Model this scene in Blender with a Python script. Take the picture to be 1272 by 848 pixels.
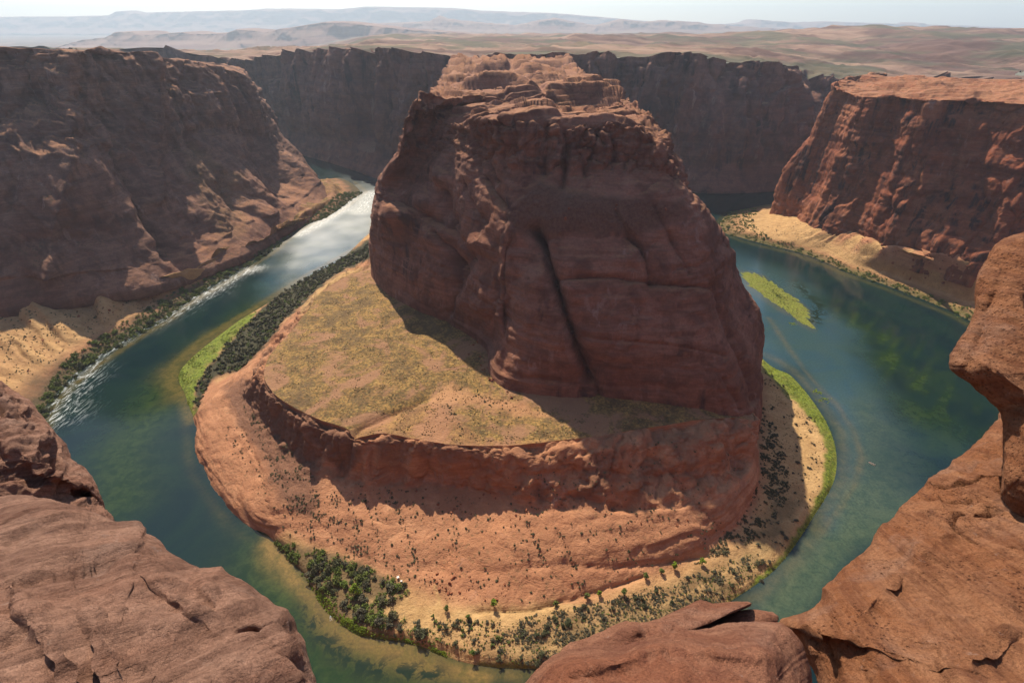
import bpy, math, random
import numpy as np

for o in list(bpy.data.objects):
    bpy.data.objects.remove(o)
C = bpy.context.scene.collection
sc = bpy.context.scene
R = math.radians
PI = math.pi

# ------------------------------------------------------------------ camera
CAMZ = 300.0
F = 640.0                      # focal length in pixels of the 1272 x 848 frame
W0, H0 = 1272, 848
HOR = 33.0                     # row of the eye level
PITCH = math.atan((H0/2-HOR)/F)
cam_d = bpy.data.cameras.new('camera')
cam = bpy.data.objects.new('camera', cam_d)
C.objects.link(cam)
cam.location = (0, 0, CAMZ)
cam.rotation_euler = (PI/2-PITCH, 0, 0)
cam_d.sensor_width = 36
cam_d.lens = 36*F/W0
cam_d.clip_start = 0.2
cam_d.clip_end = 150000
sc.camera = cam

# ------------------------------------------------------------------ light
SUN_AZ, SUN_EL = R(-22), R(47.5)          # azimuth from +Y, negative = to the left
world = bpy.data.worlds.new('World')
sc.world = world
world.use_nodes = True
wn = world.node_tree
for n in list(wn.nodes):
    wn.nodes.remove(n)
sky = wn.nodes.new('ShaderNodeTexSky')
sky.sky_type = 'NISHITA'
sky.sun_disc = False
sky.sun_elevation = SUN_EL
sky.sun_rotation = SUN_AZ
sky.altitude = 1200
sky.air_density = 1.0
sky.dust_density = 1.8
sky.ozone_density = 1.0
bg = wn.nodes.new('ShaderNodeBackground')
bg.inputs['Strength'].default_value = 0.110
wo = wn.nodes.new('ShaderNodeOutputWorld')
wn.links.new(sky.outputs[0], bg.inputs[0])
wn.links.new(bg.outputs[0], wo.inputs[0])
sun_d = bpy.data.lights.new('sun', 'SUN')
sun_d.energy = 5.0
sun_d.angle = R(0.6)
sun_d.color = (1.0, 0.87, 0.70)
sun = bpy.data.objects.new('sun', sun_d)
C.objects.link(sun)
from mathutils import Vector
sdir = Vector((math.sin(SUN_AZ)*math.cos(SUN_EL), math.cos(SUN_AZ)*math.cos(SUN_EL), math.sin(SUN_EL)))
sun.rotation_euler = sdir.to_track_quat('Z', 'Y').to_euler()
sun.location = (0, 0, 900)
sc.view_settings.view_transform = 'Standard'
sc.view_settings.look = 'None'
sc.view_settings.exposure = 0.60
sc.view_settings.gamma = 1
sc.view_settings.use_curve_mapping = False
sc.cycles.max_bounces = 5
sc.cycles.diffuse_bounces = 3
sc.cycles.glossy_bounces = 2
sc.cycles.volume_bounces = 0
sc.cycles.use_denoising = True

# ------------------------------------------------------------------ noise
_rs = np.random.RandomState(7)
_perm = _rs.permutation(256)
_perm = np.concatenate([_perm, _perm, _perm])
_g = _rs.normal(size=(256, 3))
_g /= np.linalg.norm(_g, axis=1, keepdims=True)
_g = _g.astype(np.float32)

def perlin(x, y, z):
    x = np.asarray(x, np.float64); y = np.asarray(y, np.float64)*np.ones_like(x); z = np.asarray(z, np.float64)*np.ones_like(x)
    xi = np.floor(x).astype(np.int64); yi = np.floor(y).astype(np.int64); zi = np.floor(z).astype(np.int64)
    xf = (x-xi).astype(np.float32); yf = (y-yi).astype(np.float32); zf = (z-zi).astype(np.float32)
    xi &= 255; yi &= 255; zi &= 255
    u = xf*xf*xf*(xf*(xf*6-15)+10); v = yf*yf*yf*(yf*(yf*6-15)+10); w = zf*zf*zf*(zf*(zf*6-15)+10)
    def gr(a, b, c):
        h = _perm[_perm[_perm[(xi+a) & 255]+((yi+b) & 255)]+((zi+c) & 255)]
        g = _g[h]
        return g[..., 0]*(xf-a)+g[..., 1]*(yf-b)+g[..., 2]*(zf-c)
    def lp(a, b, t): return a+(b-a)*t
    x00 = lp(gr(0, 0, 0), gr(1, 0, 0), u); x10 = lp(gr(0, 1, 0), gr(1, 1, 0), u)
    x01 = lp(gr(0, 0, 1), gr(1, 0, 1), u); x11 = lp(gr(0, 1, 1), gr(1, 1, 1), u)
    return lp(lp(x00, x10, v), lp(x01, x11, v), w)*1.5

def fbm(x, y, z, o=4, gain=0.5):
    s = 0; a = 1
    for k in range(o):
        s = s+a*perlin(x*2**k+17.3*k, y*2**k+5.1*k, z*2**k+9.7*k)
        a *= gain
    return s

def ridged(x, y, z, o=4):
    s = 0; a = 1
    for k in range(o):
        s = s+a*(1-2*np.abs(perlin(x*2**k+7.7*k, y*2**k+3.3*k, z*2**k+1.9*k)))
        a *= 0.5
    return s

def worley(x, y, z):
    """F1, F2 and a random value of the nearest cell"""
    xi, yi, zi = [np.floor(v).astype(np.int64) for v in (x, y, z)]
    f1 = np.full(x.shape, 9.0, np.float32); f2 = f1.copy(); cid = np.zeros(x.shape, np.float32)
    for a in (-1, 0, 1):
        for b in (-1, 0, 1):
            for c in (-1, 0, 1):
                h = _perm[_perm[_perm[(xi+a) & 255]+((yi+b) & 255)]+((zi+c) & 255)]
                px = xi+a+_rnd[h, 0]; py = yi+b+_rnd[h, 1]; pz = zi+c+_rnd[h, 2]
                d = np.sqrt((px-x)**2+(py-y)**2+(pz-z)**2).astype(np.float32)
                n1 = d < f1
                f2 = np.where(n1, f1, np.minimum(f2, d)); cid = np.where(n1, _rnd[h, 3], cid); f1 = np.where(n1, d, f1)
    return f1, f2, cid
_rnd = _rs.rand(256, 4)

def sstep(a, b, x):
    t = np.clip((x-a)/(b-a), 0, 1)
    return t*t*(3-2*t)

# ------------------------------------------------------------------ picture <-> place
CP, SP = math.cos(PITCH), math.sin(PITCH)
def at(px, py, z=None, Y=None, D=None):
    """point seen at photo pixel (px,py) at height z, forward distance Y or view depth D"""
    u = (px-W0/2)/F; v = (H0/2-py)/F
    dx, dy, dz = u, CP+v*SP, -SP+v*CP
    if z is not None: t = (z-CAMZ)/dz
    elif Y is not None: t = Y/dy
    else: t = D
    return np.array([dx*t, dy*t, CAMZ+dz*t])

def proj(P):
    d = np.maximum(P[..., 1]*CP-(P[..., 2]-CAMZ)*SP, 0.01)
    v = P[..., 1]*SP+(P[..., 2]-CAMZ)*CP
    return W0/2+F*P[..., 0]/d, H0/2-F*v/d

def sdpoly(px, py, poly):
    """signed distance in pixels, positive inside"""
    poly = np.asarray(poly, float)
    d = np.full(px.shape, 1e9); ins = np.zeros(px.shape, bool)
    for i in range(len(poly)):
        a = poly[i]; b = poly[(i+1) % len(poly)]
        e = b-a; wx = px-a[0]; wy = py-a[1]
        t = np.clip((wx*e[0]+wy*e[1])/max(e@e, 1e-9), 0, 1)
        d = np.minimum(d, np.hypot(wx-e[0]*t, wy-e[1]*t))
        c = ((a[1] <= py) & (b[1] > py)) | ((b[1] <= py) & (a[1] > py))
        with np.errstate(divide='ignore', invalid='ignore'):
            xx = a[0]+(py-a[1])/(b[1]-a[1]+1e-12)*e[0]
        ins ^= c & (px < xx)
    return np.where(ins, d, -d)

def sdline(px, py, pts):
    pts = np.asarray(pts, float)
    d = np.full(px.shape, 1e9)
    for a, b in zip(pts[:-1], pts[1:]):
        e = b-a; wx = px-a[0]; wy = py-a[1]
        t = np.clip((wx*e[0]+wy*e[1])/max(e@e, 1e-9), 0, 1)
        d = np.minimum(d, np.hypot(wx-e[0]*t, wy-e[1]*t))
    return d

def pmask(P, poly, soft=3, jit=4, js=12, seed=0):
    px, py = proj(P)
    s = sdpoly(px, py, poly)
    if jit: s = s+jit*fbm(P[..., 0]/js+seed, P[..., 1]/js, P[..., 2]/js, 3)
    return sstep(-soft, soft, s)

# ------------------------------------------------------------------ lofts
def catrom(n, seg, tens=0.5):
    """matrix resampling n knots with seg[i] steps per interval"""
    rows = []
    for i in range(n-1):
        for k in range(seg[i]):
            rows.append((i, k/seg[i]))
    rows.append((n-2, 1.0))
    M = np.zeros((len(rows), n))
    for r, (i, t) in enumerate(rows):
        h00 = 2*t**3-3*t*t+1; h10 = t**3-2*t*t+t; h01 = -2*t**3+3*t*t; h11 = t**3-t*t
        M[r, i] += h00; M[r, i+1] += h01
        for j, h in ((i, h10), (i+1, h11)):
            a, b = max(j-1, 0), min(j+1, n-1)
            M[r, b] += h*tens; M[r, a] -= h*tens
    return M

def loft(ctrl, row_sp, col_sp, tr=0.35, tc=0.5, rsp=None, csp=None, maxseg=400):
    """ctrl (rows, cols, 3) -> dense grid; spacing in metres, optionally per interval"""
    ctrl = np.asarray(ctrl, float)
    nr, nc = ctrl.shape[:2]
    lr = np.linalg.norm(np.diff(ctrl, axis=0), axis=2).mean(axis=1)
    lc = np.median(np.linalg.norm(np.diff(ctrl, axis=1), axis=2), axis=0)
    rs = rsp or [row_sp]*(nr-1); cs = csp or [col_sp]*(nc-1)
    sr = [min(maxseg, max(2, int(l/s))) for l, s in zip(lr, rs)]
    s_c = [min(maxseg, max(2, int(l/s))) for l, s in zip(lc, cs)]
    A = catrom(nr, sr, tr); B = catrom(nc, s_c, tc)
    G = np.einsum('ri,ijk->rjk', A, ctrl)
    G = np.einsum('cj,rjk->rck', B, G)
    rv = A@np.arange(nr); cv = B@np.arange(nc)
    return G, np.interp(np.arange(len(A)), np.cumsum([0]+sr), np.arange(nr)), np.interp(np.arange(len(B)), np.cumsum([0]+s_c), np.arange(nc))

def gnormals(G):
    a = np.gradient(G, axis=0); b = np.gradient(G, axis=1)
    n = np.cross(b, a)
    n /= np.maximum(np.linalg.norm(n, axis=2, keepdims=True), 1e-9)
    return n

def outward(G, up=None):
    return gnormals(G)

def set_attr(me, name, arr):
    a = me.attributes.new(name, 'FLOAT', 'POINT')
    a.data.foreach_set('value', np.ascontiguousarray(arr, np.float32).ravel())

def mesh_from(name, V, Fq, mat, smooth=True, attrs=None):
    me = bpy.data.meshes.new(name)
    V = np.ascontiguousarray(V, np.float32).reshape(-1, 3); Fq = np.ascontiguousarray(Fq, np.int32)
    k = Fq.shape[1]
    me.vertices.add(len(V)); me.vertices.foreach_set('co', V.ravel())
    me.loops.add(Fq.size); me.loops.foreach_set('vertex_index', Fq.ravel())
    me.polygons.add(len(Fq)); me.polygons.foreach_set('loop_start', np.arange(0, Fq.size, k, dtype=np.int32))
    me.update(calc_edges=True)
    me.polygons.foreach_set('use_smooth', np.full(len(Fq), smooth))
    for k_, a in (attrs or {}).items(): set_attr(me, k_, a)
    if mat: me.materials.append(mat)
    me.validate()
    return me

def gridfaces(nr, nc, wrap=False):
    i = np.arange(nr-1)[:, None]; j = np.arange(nc if wrap else nc-1)[None, :]
    j2 = (j+1) % nc
    f = np.stack([i*nc+j, i*nc+j2, (i+1)*nc+j2, (i+1)*nc+j], axis=-1)
    return f.reshape(-1, 4)

def link(name, me, parent=None):
    o = bpy.data.objects.new(name, me); C.objects.link(o)
    if parent: o.parent = parent
    return o

def tag(o, label=None, cat=None, group=None, kind=None):
    if label: o['label'] = label
    if cat: o['category'] = cat
    if group: o['group'] = group
    if kind: o['kind'] = kind
    return o

def gridobj(name, G, mat, attrs=None, wrap=False, smooth=True, flip=False):
    nr, nc = G.shape[:2]
    f = gridfaces(nr, nc, wrap)
    if flip: f = f[:, ::-1]
    return link(name, mesh_from(name, G, f, mat, smooth, attrs))

# ------------------------------------------------------------------ materials
class NT:
    def __init__(s, name):
        s.m = bpy.data.materials.new(name); s.m.use_nodes = True
        s.t = s.m.node_tree
        for n in list(s.t.nodes): s.t.nodes.remove(n)
        s.out = s.t.nodes.new('ShaderNodeOutputMaterial')
    def n(s, typ, **kw):
        x = s.t.nodes.new(typ)
        for k, v in kw.items(): setattr(x, k, v)
        return x
    def l(s, a, b): s.t.links.new(a, b)
    def sock(s, v, inp):
        if isinstance(v, (int, float)): inp.default_value = v
        elif isinstance(v, (tuple, list)):
            inp.default_value = tuple(v)+((1,) if len(v) == 3 and len(inp.default_value) == 4 else ())
        else: s.l(v, inp)
    def coord(s, scale=(1, 1, 1)):
        tc = s.n('ShaderNodeTexCoord'); mp = s.n('ShaderNodeMapping')
        mp.inputs['Scale'].default_value = scale
        s.l(tc.outputs['Object'], mp.inputs[0]); return mp.outputs[0]
    def noise(s, co, scale, detail=5, rough=0.55, dist=0.0, d='3D'):
        x = s.n('ShaderNodeTexNoise'); x.noise_dimensions = d
        s.l(co, x.inputs['Vector']); x.inputs['Scale'].default_value = scale
        x.inputs['Detail'].default_value = detail; x.inputs['Roughness'].default_value = rough
        x.inputs['Distortion'].default_value = dist
        return x.outputs['Fac']
    def vor(s, co, scale, feature='F1', rnd=1.0):
        x = s.n('ShaderNodeTexVoronoi'); x.feature = feature
        s.l(co, x.inputs['Vector']); x.inputs['Scale'].default_value = scale
        x.inputs['Randomness'].default_value = rnd
        return x.outputs['Distance']
    def ramp(s, v, a, b, lo=0.0, hi=1.0):
        x = s.n('ShaderNodeMapRange'); x.interpolation_type = 'SMOOTHSTEP'
        s.l(v, x.inputs[0])
        x.inputs[1].default_value = a; x.inputs[2].default_value = b
        x.inputs[3].default_value = lo; x.inputs[4].default_value = hi
        return x.outputs[0]
    def mix(s, f, a, b, mode='MIX'):
        x = s.n('ShaderNodeMix'); x.data_type = 'RGBA'; x.blend_type = mode
        s.sock(f, x.inputs[0]); s.sock(a, x.inputs[6]); s.sock(b, x.inputs[7])
        return x.outputs[2]
    def math(s, op, a, b=0.0, clamp=False):
        x = s.n('ShaderNodeMath', operation=op); x.use_clamp = clamp
        s.sock(a, x.inputs[0]); s.sock(b, x.inputs[1]); return x.outputs[0]
    def attr(s, name):
        x = s.n('ShaderNodeAttribute'); x.attribute_name = name; return x.outputs['Fac']
    def upness(s):
        g = s.n('ShaderNodeNewGeometry'); sp = s.n('ShaderNodeSeparateXYZ')
        s.l(g.outputs['Normal'], sp.inputs[0]); return sp.outputs['Z']
    def posz(s):
        g = s.n('ShaderNodeNewGeometry'); sp = s.n('ShaderNodeSeparateXYZ')
        s.l(g.outputs['Position'], sp.inputs[0]); return sp.outputs['Z']
    def bump(s, h, strength, dist, prev=None):
        x = s.n('ShaderNodeBump'); s.l(h, x.inputs['Height'])
        x.inputs['Strength'].default_value = strength; x.inputs['Distance'].default_value = dist
        if prev is not None: s.l(prev, x.inputs['Normal'])
        return x.outputs[0]
    def done(s, col, rough=0.9, nrm=None, spec=0.25, **kw):
        b = s.n('ShaderNodeBsdfPrincipled')
        s.sock(col, b.inputs['Base Color']); s.sock(rough, b.inputs['Roughness'])
        b.inputs['Specular IOR Level'].default_value = spec
        if nrm is not None: s.l(nrm, b.inputs['Normal'])
        for k, v in kw.items(): s.sock(v, b.inputs[k])
        s.l(b.outputs[0], s.out.inputs[0]); return s.m

def cliff_material(name, base, pale, dark, S=1.0, varnish=0.6, sand=(0.36, 0.175, 0.090), cover=False, scrub=0.35, joint=1.0, xbed=0.8):
    """sandstone at canyon scale; S scales every feature"""
    t = NT(name)
    co = t.coord()
    big = t.noise(co, 0.012*S, 4, 0.6, 0.6)
    mid = t.noise(co, 0.06*S, 6, 0.65, 0.5)
    fine = t.noise(co, 0.5*S, 6, 0.7)
    st = t.coord((0.012*S, 0.012*S, 0.16*S))
    strata = t.noise(st, 1.0, 6, 0.62, 0.35)
    st2 = t.coord((0.03*S, 0.03*S, 0.9*S))
    strata2 = t.noise(st2, 1.0, 5, 0.6, 0.5)
    vs = t.coord((0.09*S, 0.09*S, 0.008*S))
    streak = t.noise(vs, 1.0, 5, 0.65, 0.25)
    vpatch = t.noise(co, 0.016*S, 4, 0.6, 0.8)
    c = t.mix(t.ramp(big, 0.35, 0.65), base, pale)
    c = t.mix(t.ramp(strata, 0.42, 0.66, 0, 0.38), c, dark)
    c = t.mix(t.ramp(strata2, 0.5, 0.72, 0, 0.22), c, pale)
    c = t.mix(t.ramp(mid, 0.42, 0.66, 0.0, 0.6), c, dark)
    pp = t.noise(co, 0.028*S, 5, 0.6, 1.2)
    c = t.mix(t.ramp(pp, 0.54, 0.66, 0, 0.55), c, pale)
    up = t.upness()
    steep = t.ramp(up, 0.35, 0.7, 1, 0)
    v = t.math('MULTIPLY', t.ramp(streak, 0.47, 0.62), t.ramp(vpatch, 0.42, 0.62))
    v = t.math('MULTIPLY', v, steep)
    v = t.math('MULTIPLY', v, varnish, True)
    c = t.mix(v, c, (0.045, 0.028, 0.028))
    # pale salt and lichen streaks
    tcx = t.n('ShaderNodeTexCoord'); mx = t.n('ShaderNodeMapping'); mx.inputs['Rotation'].default_value = (0.22, -0.16, 0.3)
    mx.inputs['Scale'].default_value = (0.022*S, 0.022*S, 0.42*S); t.l(tcx.outputs['Object'], mx.inputs[0])
    xb = t.noise(mx.outputs[0], 1.0, 5, 0.65, 0.9)
    c = t.mix(t.ramp(xb, 0.44, 0.60, 0, 0.50*xbed), c, dark)
    c = t.mix(t.ramp(xb, 0.44, 0.34, 0, 0.35*xbed), c, pale)
    v2 = t.math('MULTIPLY', t.ramp(streak, 0.44, 0.36), t.ramp(vpatch, 0.5, 0.36))
    c = t.mix(t.math('MULTIPLY', v2, 0.5), c, (0.40, 0.27, 0.22))
    # wind-blown sand and scrub on flat tops
    flat = t.ramp(up, 0.72, 0.95)
    c = t.mix(t.math('MULTIPLY', flat, t.ramp(mid, 0.35, 0.6, 0.3, 0.9)), c, sand)
    sv = t.vor(co, 0.28*S)
    sc_ = t.math('MULTIPLY', t.ramp(sv, 0.34, 0.22), t.ramp(t.noise(co, 0.03*S, 4, 0.6), 0.45, 0.6))
    sc_ = t.math('MULTIPLY', t.math('MULTIPLY', sc_, t.ramp(up, 0.55, 0.85)), scrub)
    c = t.mix(sc_, c, (0.09, 0.085, 0.04))
    c = t.mix(t.ramp(fine, 0.3, 0.7, 0, 0.35), c, dark)
    if cover:
        g = t.attr('grass'); sa = t.attr('sand'); gr = t.attr('green'); sh = t.attr('scree')
        n1 = t.noise(co, 0.10*S, 6, 0.7); n2 = t.noise(co, 0.45, 5, 0.7)
        gc = t.mix(t.ramp(n1, 0.35, 0.65), (0.170, 0.098, 0.042), (0.360, 0.215, 0.070))
        gc = t.mix(t.ramp(n2, 0.40, 0.62, 0, 0.75), gc, (0.055, 0.050, 0.024))
        tv = t.vor(co, 0.35)
        gc = t.mix(t.ramp(tv, 0.30, 0.15, 0, 0.55), gc, (0.36, 0.27, 0.09))
        nL = t.noise(co, 0.028, 5, 0.62, 0.6)
        gc = t.mix(t.ramp(nL, 0.50, 0.60, 0, 0.85), gc, (0.30, 0.160, 0.090))
        gc = t.mix(t.ramp(nL, 0.46, 0.36, 0, 0.55), gc, (0.115, 0.078, 0.042))
        c = t.mix(g, c, gc)
        sc1 = t.mix(t.ramp(n1, 0.3, 0.7), (0.37, 0.225, 0.095), (0.52, 0.335, 0.150))
        sc1 = t.mix(t.ramp(n2, 0.50, 0.66, 0, 0.4), sc1, (0.20, 0.13, 0.06))
        c = t.mix(sa, c, sc1)
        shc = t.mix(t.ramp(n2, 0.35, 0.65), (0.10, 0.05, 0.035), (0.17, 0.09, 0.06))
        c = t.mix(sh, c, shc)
        gg = t.mix(t.ramp(n2, 0.35, 0.65), (0.075, 0.11, 0.015), (0.20, 0.24, 0.03))
        gg = t.mix(t.ramp(n1, 0.45, 0.7, 0, 0.5), gg, (0.16, 0.13, 0.04))
        c = t.mix(gr, c, gg)
        c = t.mix(t.attr('dark_ground'), c, t.mix(t.ramp(n2, 0.35, 0.65), (0.035, 0.036, 0.020), (0.070, 0.062, 0.034)))  # very dark olive ground colour, mainly under thickets and along banks
    nb = t.bump(mid, 0.7, 3.0/S)
    nb = t.bump(xb, 0.6*xbed, 1.4/S, nb)
    nb = t.bump(strata2, 0.35, 0.7/S, nb)
    nb = t.bump(fine, 0.8, 1.3/S, nb)
    return t.done(c, 0.92, nb, 0.15)

RED = (0.240, 0.098, 0.056); PALE = (0.35, 0.175, 0.115); DARK = (0.090, 0.038, 0.028)
M_mesa = cliff_material('butte_sandstone', RED, PALE, DARK, 1.0, 0.85, cover=True, xbed=0.45)
M_left = cliff_material('west_cliff_sandstone', (0.205, 0.096, 0.064), (0.32, 0.175, 0.115), (0.085, 0.042, 0.034), 1.0, 0.6, scrub=0.8, cover=True, xbed=0.45)
M_right = cliff_material('east_cliff_sandstone', (0.265, 0.080, 0.036), (0.37, 0.150, 0.075), (0.110, 0.036, 0.024), 1.0, 1.3, xbed=0.5)
M_wall = cliff_material('far_wall_sandstone', (0.205, 0.088, 0.060), (0.28, 0.14, 0.10), (0.080, 0.040, 0.038), 0.6, 1.0, sand=(0.36, 0.20, 0.12), xbed=0.25)
M_bank = cliff_material('river_terrace_soil', (0.49, 0.225, 0.108), (0.60, 0.325, 0.175), (0.29, 0.120, 0.065), 1.0, 0.25, cover=True, joint=0.3)

def plateau_material():
    t = NT('desert_plateau')
    co = t.coord()
    n1 = t.noise(t.coord((0.0009, 0.0018, 0.003)), 1.0, 7, 0.62, 0.8)
    n2 = t.noise(t.coord((0.006, 0.012, 0.03)), 1.0, 6, 0.6, 0.4)
    n3 = t.noise(t.coord((0.0022, 0.0035, 0.01)), 1.0, 5, 0.6, 0.4)
    sandc = t.mix(t.ramp(n2, 0.35, 0.65), (0.20, 0.120, 0.088), (0.31, 0.205, 0.145))
    red = t.mix(t.ramp(n2, 0.4, 0.6), (0.095, 0.055, 0.046), (0.145, 0.085, 0.068))
    scrub = t.mix(t.ramp(n2, 0.4, 0.65), (0.075, 0.078, 0.050), (0.12, 0.105, 0.065))
    c = t.mix(t.ramp(n1, 0.42, 0.56), sandc, red)
    c = t.mix(t.ramp(n3, 0.46, 0.60, 0, 0.85), c, scrub)
    up = t.upness()
    c = t.mix(t.ramp(up, 0.93, 0.75, 0, 0.9), c, (0.13, 0.06, 0.048))
    nb = t.bump(n2, 0.9, 7.0)
    return t.done(c, 0.95, nb, 0.1)
M_plat = plateau_material()

def far_material(name, a, b):
    t = NT(name)
    n = t.noise(t.coord((0.0015, 0.0015, 0.02)), 1.0, 6, 0.6, 0.3)
    c = t.mix(t.ramp(n, 0.4, 0.6), a, b)
    return t.done(c, 0.95, t.bump(n, 0.6, 20), 0.1)
M_far = far_material('distant_mesa', (0.19, 0.10, 0.08), (0.26, 0.16, 0.12))

def near_rock(name, base, pale, dark, ang=(0.3, 0.5, 0.0), pits=0.0, dust=0.3):
    """sandstone a few metres from the eye: thin bedding, grain, pits"""
    t = NT(name)
    tc = t.n('ShaderNodeTexCoord'); mp = t.n('ShaderNodeMapping')
    mp.inputs['Rotation'].default_value = ang
    t.l(tc.outputs['Object'], mp.inputs[0])
    def strat(sx, sz):
        m2 = t.n('ShaderNodeMapping'); m2.inputs['Scale'].default_value = (sx, sx, sz)
        t.l(mp.outputs[0], m2.inputs[0]); return m2.outputs[0]
    co = t.coord()
    w = t.noise(strat(0.10, 0.55), 1.0, 7, 0.62, 0.9)
    lam = t.noise(strat(0.22, 3.2), 1.0, 6, 0.62, 0.8)
    lam2 = t.noise(strat(0.6, 14.0), 1.0, 4, 0.6, 0.5)
    blot = t.noise(co, 0.35, 6, 0.65, 0.4)
    grain = t.noise(co, 9.0, 5, 0.75)
    mid = t.noise(co, 1.6, 6, 0.65, 0.3)
    c = t.mix(t.ramp(w, 0.36, 0.64), base, pale)
    c = t.mix(t.ramp(lam, 0.45, 0.62, 0, 0.5), c, dark)
    c = t.mix(t.ramp(lam2, 0.48, 0.66, 0, 0.45), c, pale)
    c = t.mix(t.ramp(mid, 0.52, 0.66, 0, 0.45), c, dark)
    c = t.mix(t.ramp(blot, 0.52, 0.68, 0, dust), c, (0.34, 0.22, 0.165))
    c = t.mix(t.ramp(blot, 0.44, 0.30, 0, 0.5), c, dark)
    c = t.mix(t.ramp(grain, 0.35, 0.7, 0, 0.5), c, dark)
    lich = t.noise(co, 2.6, 6, 0.7)
    c = t.mix(t.ramp(lich, 0.62, 0.70, 0, 0.25), c, (0.40, 0.33, 0.29))
    h = t.math('ADD', t.math('MULTIPLY', lam, 0.8), t.math('MULTIPLY', mid, 0.9))
    nb = t.bump(h, 1.0, 0.42)
    nb = t.bump(lam2, 0.55, 0.05, nb)
    nb = t.bump(t.noise(co, 4.0, 6, 0.75), 0.8, 0.20, nb)
    nb = t.bump(grain, 0.9, 0.11, nb)
    if pits:
        v = t.vor(co, 6.5); pm = t.math('MULTIPLY', t.ramp(v, 0.34, 0.12), t.ramp(t.noise(co, 0.22, 4, 0.6), 0.42, 0.55))
        c = t.mix(t.math('MULTIPLY', pm, 0.85*pits), c, (0.085, 0.030, 0.018))
        inv = t.math('MULTIPLY', pm, 1.0)
        nb = t.bump(t.math('MULTIPLY', inv, -1.0), 1.0*pits, 0.30, nb)
    return t.done(c, 0.9, nb, 0.2)
# ------------------------------------------------------------------ rock relief
def rock_relief(P, seed=0.0, bulk=7.0, strata=1.6, joint=4.0, fine=1.0, js=30.0, top=None):
    x, y, z = P[..., 0]+seed, P[..., 1]+seed*1.7, P[..., 2]
    zz = z+7*fbm(x/140, y/140, z/140, 3)
    d = bulk*fbm(x/85, y/85, z/130, 4)
    # bedding: soft and hard bands, terraced
    b = perlin(zz/13.0, x/260, y/260)
    b = np.tanh(b*3.5)
    b2 = np.tanh(3*perlin(zz/4.6+40, x/90, y/90))
    d = d+strata*b+0.45*strata*b2
    # joints
    wx = x+9*fbm(x/60, y/60, z/60, 3); wy = y+9*fbm(x/60+9, y/60, z/60, 3)
    j = perlin(wx/js, wy/js, z/300+3.3)
    j2 = perlin(wx/(js*0.42)+50, wy/(js*0.42), z/170)
    m = sstep(-0.15, 0.25, perlin(x/150+11, y/150, z/110))
    d = d-joint*np.exp(-(j/0.055)**2)*m-joint*0.35*np.exp(-(j2/0.07)**2)*(0.3+0.7*m)
    # blocky offset between joints
    d = d+0.35*joint*np.tanh(j*6)*m
    d = d+fine*(1.3*fbm(x/14, y/14, z/11, 4)+0.5*ridged(x/6, y/6, z/4, 3))
    return d

def blocks(P, seed, sx, sz, off, groove, warp=0.5):
    """fractured rock: blocks that stand out or sit back, with open joints between them"""
    x, y, z = P[..., 0]+seed, P[..., 1]+seed*.7, P[..., 2]
    w1 = fbm(x/(sx*1.3), y/(sx*1.3), z/(sx*1.3), 3)*warp; w2 = fbm(x/(sx*1.3)+31, y/(sx*1.3), z/(sx*1.3), 3)*warp
    f1, f2, c = worley(x/sx+w1, y/sx+w2, z/sz+w1*0.6)
    e = f2-f1
    return off*(c-0.5)*sstep(0.0, 0.10, e)-groove*np.exp(-(e/0.11)**2)

def cliff_relief(P, seed, arris=14.0, w=65.0, block=5.0, groove=3.0, bw=20.0, fine=1.0):
    """sheer jointed wall: sharp vertical arrises, tall slabs, few ledges"""
    x, y, z = P[..., 0]+seed, P[..., 1]+seed*.6, P[..., 2]
    wx = x+8*fbm(x/90, y/90, z/700, 3); wy = y+8*fbm(x/90+7, y/90, z/700, 3)
    n1 = perlin(wx/w, wy/w, z/1100); n2 = perlin(wx/(w*.36)+40, wy/(w*.36), z/420+9)
    d = arris*(0.55-2.2*np.abs(n1))+arris*0.38*(0.5-2.0*np.abs(n2))
    d = d+blocks(P, seed+9, bw, bw*4.5, block, groove, 0.35)+blocks(P, seed+77, bw*.34, bw*0.9, block*.28, groove*.42, 0.4)
    zz = z+5*fbm(x/160, y/160, z/160, 3)
    d = d+1.6*np.tanh(5*perlin(zz/26.0, x/400, y/400))+0.6*np.tanh(4*perlin(zz/7.0+20, x/120, y/120))
    return d+fine*(0.7*fbm(x/9, y/9, z/22, 4)+0.35*ridged(x/5, y/5, z/7, 3))

def displace_h(G, d, dz=0.15):
    n = outward(G).copy(); n[..., 2] *= dz
    n /= np.maximum(np.linalg.norm(n, axis=2, keepdims=True), 0.35)
    return G+n*d[..., None]

def displace(G, d):
    return G+outward(G)*d[..., None]

def px_groove(P, line, wpx, depth, side=None, fade=None):
    """carve a groove into the ground along a line traced on it"""
    px, py = proj(P)
    px = px+1.6*fbm(P[..., 0]/9, P[..., 1]/9, P[..., 2]/9, 3)
    py = py+1.2*fbm(P[..., 0]/9+5, P[..., 1]/9, P[..., 2]/9, 3)
    s = sdline(px, py, line)
    w = wpx*(0.7+0.6*(perlin(P[..., 0]/18, P[..., 1]/18, P[..., 2]/18)+0.5))
    return -depth*np.exp(-(s/np.maximum(w, 0.6)))

def ctrl_from(spec):
    return np.array([[p if isinstance(p, np.ndarray) else at(p[0], p[1], **{p[2]: p[3]}) for p in row] for row in spec])
V3 = lambda x, y, z: np.array([float(x), float(y), float(z)])

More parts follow.
